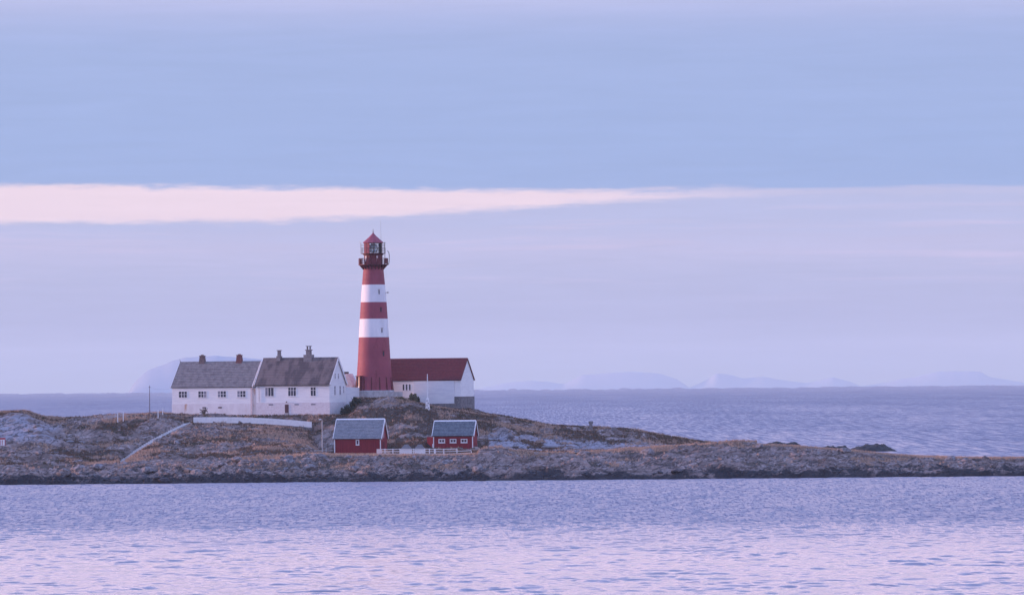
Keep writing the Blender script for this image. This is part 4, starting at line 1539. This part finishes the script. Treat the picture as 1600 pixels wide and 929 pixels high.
lp_b = at(503.6, 708, 846)
lp = empty('street_lamp', lp_b)
tag(lp, 'slim pale lamp post with a small bent head beside the larger red boathouse', 'lamp post')
hh = (708 - 655.5) * 846 / FPX
MB().tube((0, 0, -.6), (0, 0, hh), .10, .075, 8).build('pole', M['galv'], lp)
MB().path([(0, 0, hh - .02), (-.1, 0, hh + .12), (-.42, 0, hh + .13)], .07).build('arm', M['galv'], lp)
MB().box(-.62, -.2, -.13, .13, hh + .0, hh + .16).build('lamp_head', M['white_trim'], lp)

ub = hit(234, 649)
up_ = empty('utility_pole', ub)
tag(up_, 'thin dark utility pole with wires to the leftmost house', 'utility pole')
hu = (649 - 602) * ub.y / FPX
MB().tube((0, 0, -1), (0, 0, hu), .075, .05, 8).build('pole', M['pole_wood'], up_)
MB().box(-.22, .22, -.04, .04, hu - .35, hu - .28).build('crossarm', M['pole_wood'], up_)
e1 = Vector((F1.x, F1.y + 1, F1.z + 5.6)) - ub
wr = []
for k in range(9):
    t_ = k / 8
    wr.append(Vector((0, 0, hu - .25)).lerp(e1, t_) + Vector((0, 0, -.5 * math.sin(math.pi * t_))))
MB().path(wr, .015, 4).build('wire', M['galv'], up_)

for px, yt, yb, Y, lab in ((184, 644.5, 660, 886, 'leftmost slim white post of the four on the ridge left of the houses'),
                           (192.6, 643.5, 658.5, 886, 'slim white post second from left of the four on the ridge'),
                           (247, 640, 653.5, 890, 'slim white post just right of the dark utility pole'),
                           (254.3, 636, 649, 893, 'slim white post nearest the left end of the leftmost house')):
    b = hit(px, yb)
    hgt = (yb - yt) * b.y / FPX
    o = MB().box(-.08, .08, -.08, .08, -2.0, hgt).build('white_post', M['white_trim'], None, loc=b)
    tag(o, lab, 'post', 'white posts on the ridge')

bm_b = hit(668.2, 640)
bm_ = empty('beacon_mast', bm_b)
tag(bm_, 'slim white mast on a tapered white base in front of the red-roofed storehouse', 'mast')
k = bm_b.y / FPX
MB().hexa([(-.50, -.5, -.6), (.50, -.5, -.6), (.5, .5, -.6), (-.5, .5, -.6), (-.26, -.3, 20 * k - .2), (.26, -.3, 20 * k - .2), (.26, .3, 20 * k - .2), (-.26, .3, 20 * k - .2)]).build('base', M['white_trim'], bm_)
for (x_, z_) in ((-.1, 1.75), (.12, 1.3), (-.12, .85), (.14, .4)):
    MB().box(x_ - .09, x_ + .09, -.56, -.35, z_ - .1, z_ + .12).build('opening', M['curtain'], bm_)
MB().tube((0, 0, 20 * k - .3), (0, 0, (640 - 584) * k), .10, .075, 8).build('pole', M['white_trim'], bm_)

# ------------------------------------------------------------------ white fence along the shore path
FY = 831
def fz(px, py=710.3):
    return at(px, py, FY)
fe = empty('white_fence', fz(660))
tag(fe, 'white post-and-rail fence running along the ridge between the two red boathouses', 'fence')
fo = Vector(fe.location)
posts = [601.5, 614, 625, 646, 664, 671, 679.5, 693.5, 714, 736.5]
pyf = lambda px: float(np.interp(px, [590, 660, 700, 740], [710.5, 710.0, 710.6, 708.5]))
for px in posts:
    b = at(px, pyf(px), FY) - fo
    w_ = .17 if px == 679.5 else .085
    h_ = 1.15 if px != 736.5 else .5
    MB().box(b.x - w_, b.x + w_, -.08, .08, b.z - .9, b.z + h_).build('post', M['white_trim'], fe)
rl = [590, 601.5, 614, 625, 646, 664, 679.5, 693.5, 714, 736.5]
for hz_ in (.18, .58, 1.0):
    for pa, pb in zip(rl[:-1], rl[1:]):
        if pb > 730 and hz_ > .6:
            continue
        A, B = at(pa, pyf(pa), FY) - fo, at(pb, pyf(pb), FY) - fo
        z_ = Vector((0, 0, hz_))
        t_ = Vector((0, .05, 0))
        u_ = Vector((0, 0, .10))
        MB().hexa([A + z_ - t_, B + z_ - t_, B + z_ + t_, A + z_ + t_, A + z_ + u_ - t_, B + z_ + u_ - t_, B + z_ + u_ + t_, A + z_ + u_ + t_]).build('rail', M['white_trim'], fe)

b = at(593.5, 710, 830.5)
o = MB().hexa([(-.62, -.4, -.8), (.62, -.4, -.8), (.62, .4, -.8), (-.62, .4, -.8), (-.56, -.36, 1.05), (.30, -.36, 1.05), (.30, .36, 1.05), (-.56, .36, 1.05)]).build('white_block', M['pink_wall'], None, loc=b)
tag(o, 'squat whitewashed block at the left end of the fence, by the larger boathouse', 'block')

for px0, px1, lab, wallm in ((626, 643.5, 'small white hut with low grey hipped roof behind the fence, left of the pair', 'white_trim'),
                             (647.5, 664, 'small white-fronted hut with low grey hipped roof behind the fence, right of the pair', 'white')):
    b = at((px0 + px1) / 2, 711, 832.2)
    hut = empty('small_hut', b)
    tag(hut, lab, 'hut', 'small huts behind the fence')
    hw = (px1 - px0) / 2 * 843 / FPX
    MB().box(-hw, hw, 0, 2.0, -.8, 1.08).build('wall', M[wallm], hut)
    MB().hexa([(-hw - .08, -.1, 1.084), (hw + .08, -.1, 1.084), (hw + .08, 2.1, 1.084), (-hw - .08, 2.1, 1.084),
               (-hw * .35, .8, 1.95), (hw * .35, .8, 1.95), (hw * .35, 1.2, 1.95), (-hw * .35, 1.2, 1.95)]).build('roof', M['grey_hip'], hut)

# pipe rail left of the larger boathouse
pr_b = at(503, 706, 848)
pr = MB()
A, B, C_ = at(478, 694, 848) - pr_b, at(491, 703.2, 848) - pr_b, at(520, 703.6, 848) - pr_b
pr.path([A, B, C_], .05)
for px in (491, 509.5):
    q_ = at(px, 703.4, 848) - pr_b
    pr.box(q_.x - .07, q_.x + .07, q_.y - .07, q_.y + .07, q_.z - 1.0, q_.z + (.55 if px > 500 else .05))
o = pr.build('handrail', M['galv'], None, loc=pr_b)
tag(o, 'low grey pipe handrail left of the larger red boathouse, by the lamp post', 'handrail')

# ------------------------------------------------------------------ cairn, stone block, dark hut and cut-off sign
cb = hit(923.3, 671.5)

cn = empty('stone_cairn', cb)
tag(cn, 'square dark stone cairn with wider cap standing on the right-hand skyline of the hill', 'cairn')
hc = at(923.3, 657.5, cb.y).z - cb.z
rr = random.Random(4)
for k in range(7):
    z0, z1 = hc * k / 7 - (.5 if k == 0 else 0), hc * (k + 1) / 7 - .01
    w_ = (.34 + rr.uniform(-.03, .03)) if k < 5 else .44
    MB().hexa([(-w_, -.4, z0), (w_, -.4, z0), (w_, .4, z0), (-w_, .4, z0), (-w_ + .02, -.38, z1), (w_ - .02, -.38, z1), (w_ - .02, .38, z1), (-w_ + .02, .38, z1)]).build('stone', M['stone_wall'], cn)
b = hit(960, 671.5)
o = MB().hexa([(-.9, -.5, -.6), (.75, -.5, -.6), (.8, .6, -.6), (-.9, .6, -.6), (-.45, -.35, .55), (.25, -.4, .62), (.3, .4, .5), (-.4, .4, .48)]).build('stone_block', M['stone_wall'], None, loc=b)
tag(o, 'low grey stone block on the skyline right of the dark stone cairn', 'stone')
b = at(856, 706, 845)
b.z = max(b.z, ground(b.x, b.y) - .3)
sb = empty('stone_bunker', b)
tag(sb, 'half-buried stone shelter with flat slab roof and dark opening at the hill foot', 'shelter')
MB().hexa([(-1.1, 0, -1), (1.5, 0, -1), (1.5, 3, -1), (-1.1, 3, -1), (-1.0, .3, .9), (1.3, .3, .9), (1.3, 3, .9), (-1.0, 3, .9)]).build('wall', M['stone_wall'], sb)
MB().box(.1, 1.1, -.02, .25, -.3, .72).build('opening', M['black_metal'], sb)
MB().hexa([(-1.2, -.1, .904), (2.0, -.1, .904), (2.0, 3, .904), (-1.2, 3, .904), (-.9, .1, 1.15), (1.4, .1, 1.1), (1.4, 3, 1.1), (-.9, 3, 1.2)]).build('slab_roof', M['stone_wall'], sb)
b = at(-1, 700, 851)
sg = empty('shore_sign', b)
tag(sg, 'red-edged white sign board cut off by the left edge of the picture', 'sign')
kk = 851 / FPX
MB().box(-2.6, 1.12, 0, .10, .35, 1.95).build('board', M['sign_red'], sg)
MB().box(-2.5, 1.0, -.03, -.004, .52, 1.62).build('panel', M['white_trim'], sg)
for x_ in (-1.9, -1.3, -.7, -.10, .20, .52):
    MB().box(x_, x_ + .10, -.045, -.033, .62, 1.52).build('stroke', M['sign_red'], sg)
for x_ in (-2.2, .7):
    MB().box(x_ - .06, x_ + .06, .12, .22, -1.2, 1.7).build('leg', M['white_trim'], sg)


# ------------------------------------------------------------------ shrubs
def shrub(b, w_, h_, d_, n, m, label, seed, twigs=10, leaf=.16):
    rr = random.Random(seed)
    s = empty('shrub', b)
    tag(s, label, 'shrub')
    tw = MB()
    for k in range(twigs):
        a = rr.uniform(0, 6.28)
        q_ = rr.uniform(.2, 1)
        mid = Vector((math.cos(a) * w_ * .22 * q_, math.sin(a) * d_ * .22 * q_, h_ * .5))
        top = Vector((math.cos(a) * w_ * .5 * q_, math.sin(a) * d_ * .5 * q_, h_ * rr.uniform(.75, 1.1)))
        tw.tube((0, 0, -.3), mid, .05, .03, 5)
        tw.tube(mid, top, .03, .012, 4)
        tw.tube(mid, mid + Vector((rr.uniform(-.5, .5), rr.uniform(-.3, .3), rr.uniform(.2, .6))), .02, .01, 4)
    tw.build('stem', M['twig'], s)
    if n:
        lv = MB()
        for k in range(n):
            while True:
                p_ = Vector((rr.uniform(-1, 1), rr.uniform(-1, 1), rr.uniform(-.3, 1)))
                if p_.length < 1 + .15 * math.sin(7 * p_.x + seed):
                    break
            c = Vector((p_.x * w_ / 2, p_.y * d_ / 2, p_.z * h_))
            u = Vector((rr.gauss(0, 1), rr.gauss(0, 1), rr.gauss(0, 1))).normalized()
            v_ = u.orthogonal().normalized()
            q2 = leaf * rr.uniform(.6, 1.5)
            lv.add([c - u * q2, c + v_ * q2 * .55, c + u * q2, c - v_ * q2 * .55], [(0, 1, 2, 3)])
        lv.build('foliage', M[m], s)


def gp(px, py, Y):
    b = at(px, py, Y)
    b.z = max(ground(b.x, b.y), b.z - .6)
    return b


shrub(gp(319, 646, 886.8), 2.0, 1.3, 1.2, 60, 'leaf_olive', 'bare brown twiggy shrub against the wall of the leftmost house', 1, 34)
shrub(gp(543, 645, 886), 2.8, 2.0, 2.4, 1500, 'leaf_dark', 'dark evergreen shrub at the right end of the right white house', 2)
shrub(gp(556, 634, 889), 2.4, 1.6, 2.2, 1200, 'leaf_dark', 'dark evergreen shrub below the plinth of the lighthouse', 3)
shrub(gp(645, 619, 895), 2.0, 1.2, 1.4, 420, 'leaf_olive', 'olive shrub in front of the storehouse windows', 4)
shrub(gp(652, 622, 896), 1.3, .9, 1.2, 420, 'leaf_dark', 'small dark shrub on the storehouse side of the olive shrub', 5)
shrub(gp(625, 624, 893), 2.6, .8, 1.6, 700, 'leaf_olive', 'low spreading olive shrub between the lighthouse plinth and the storehouse', 6)
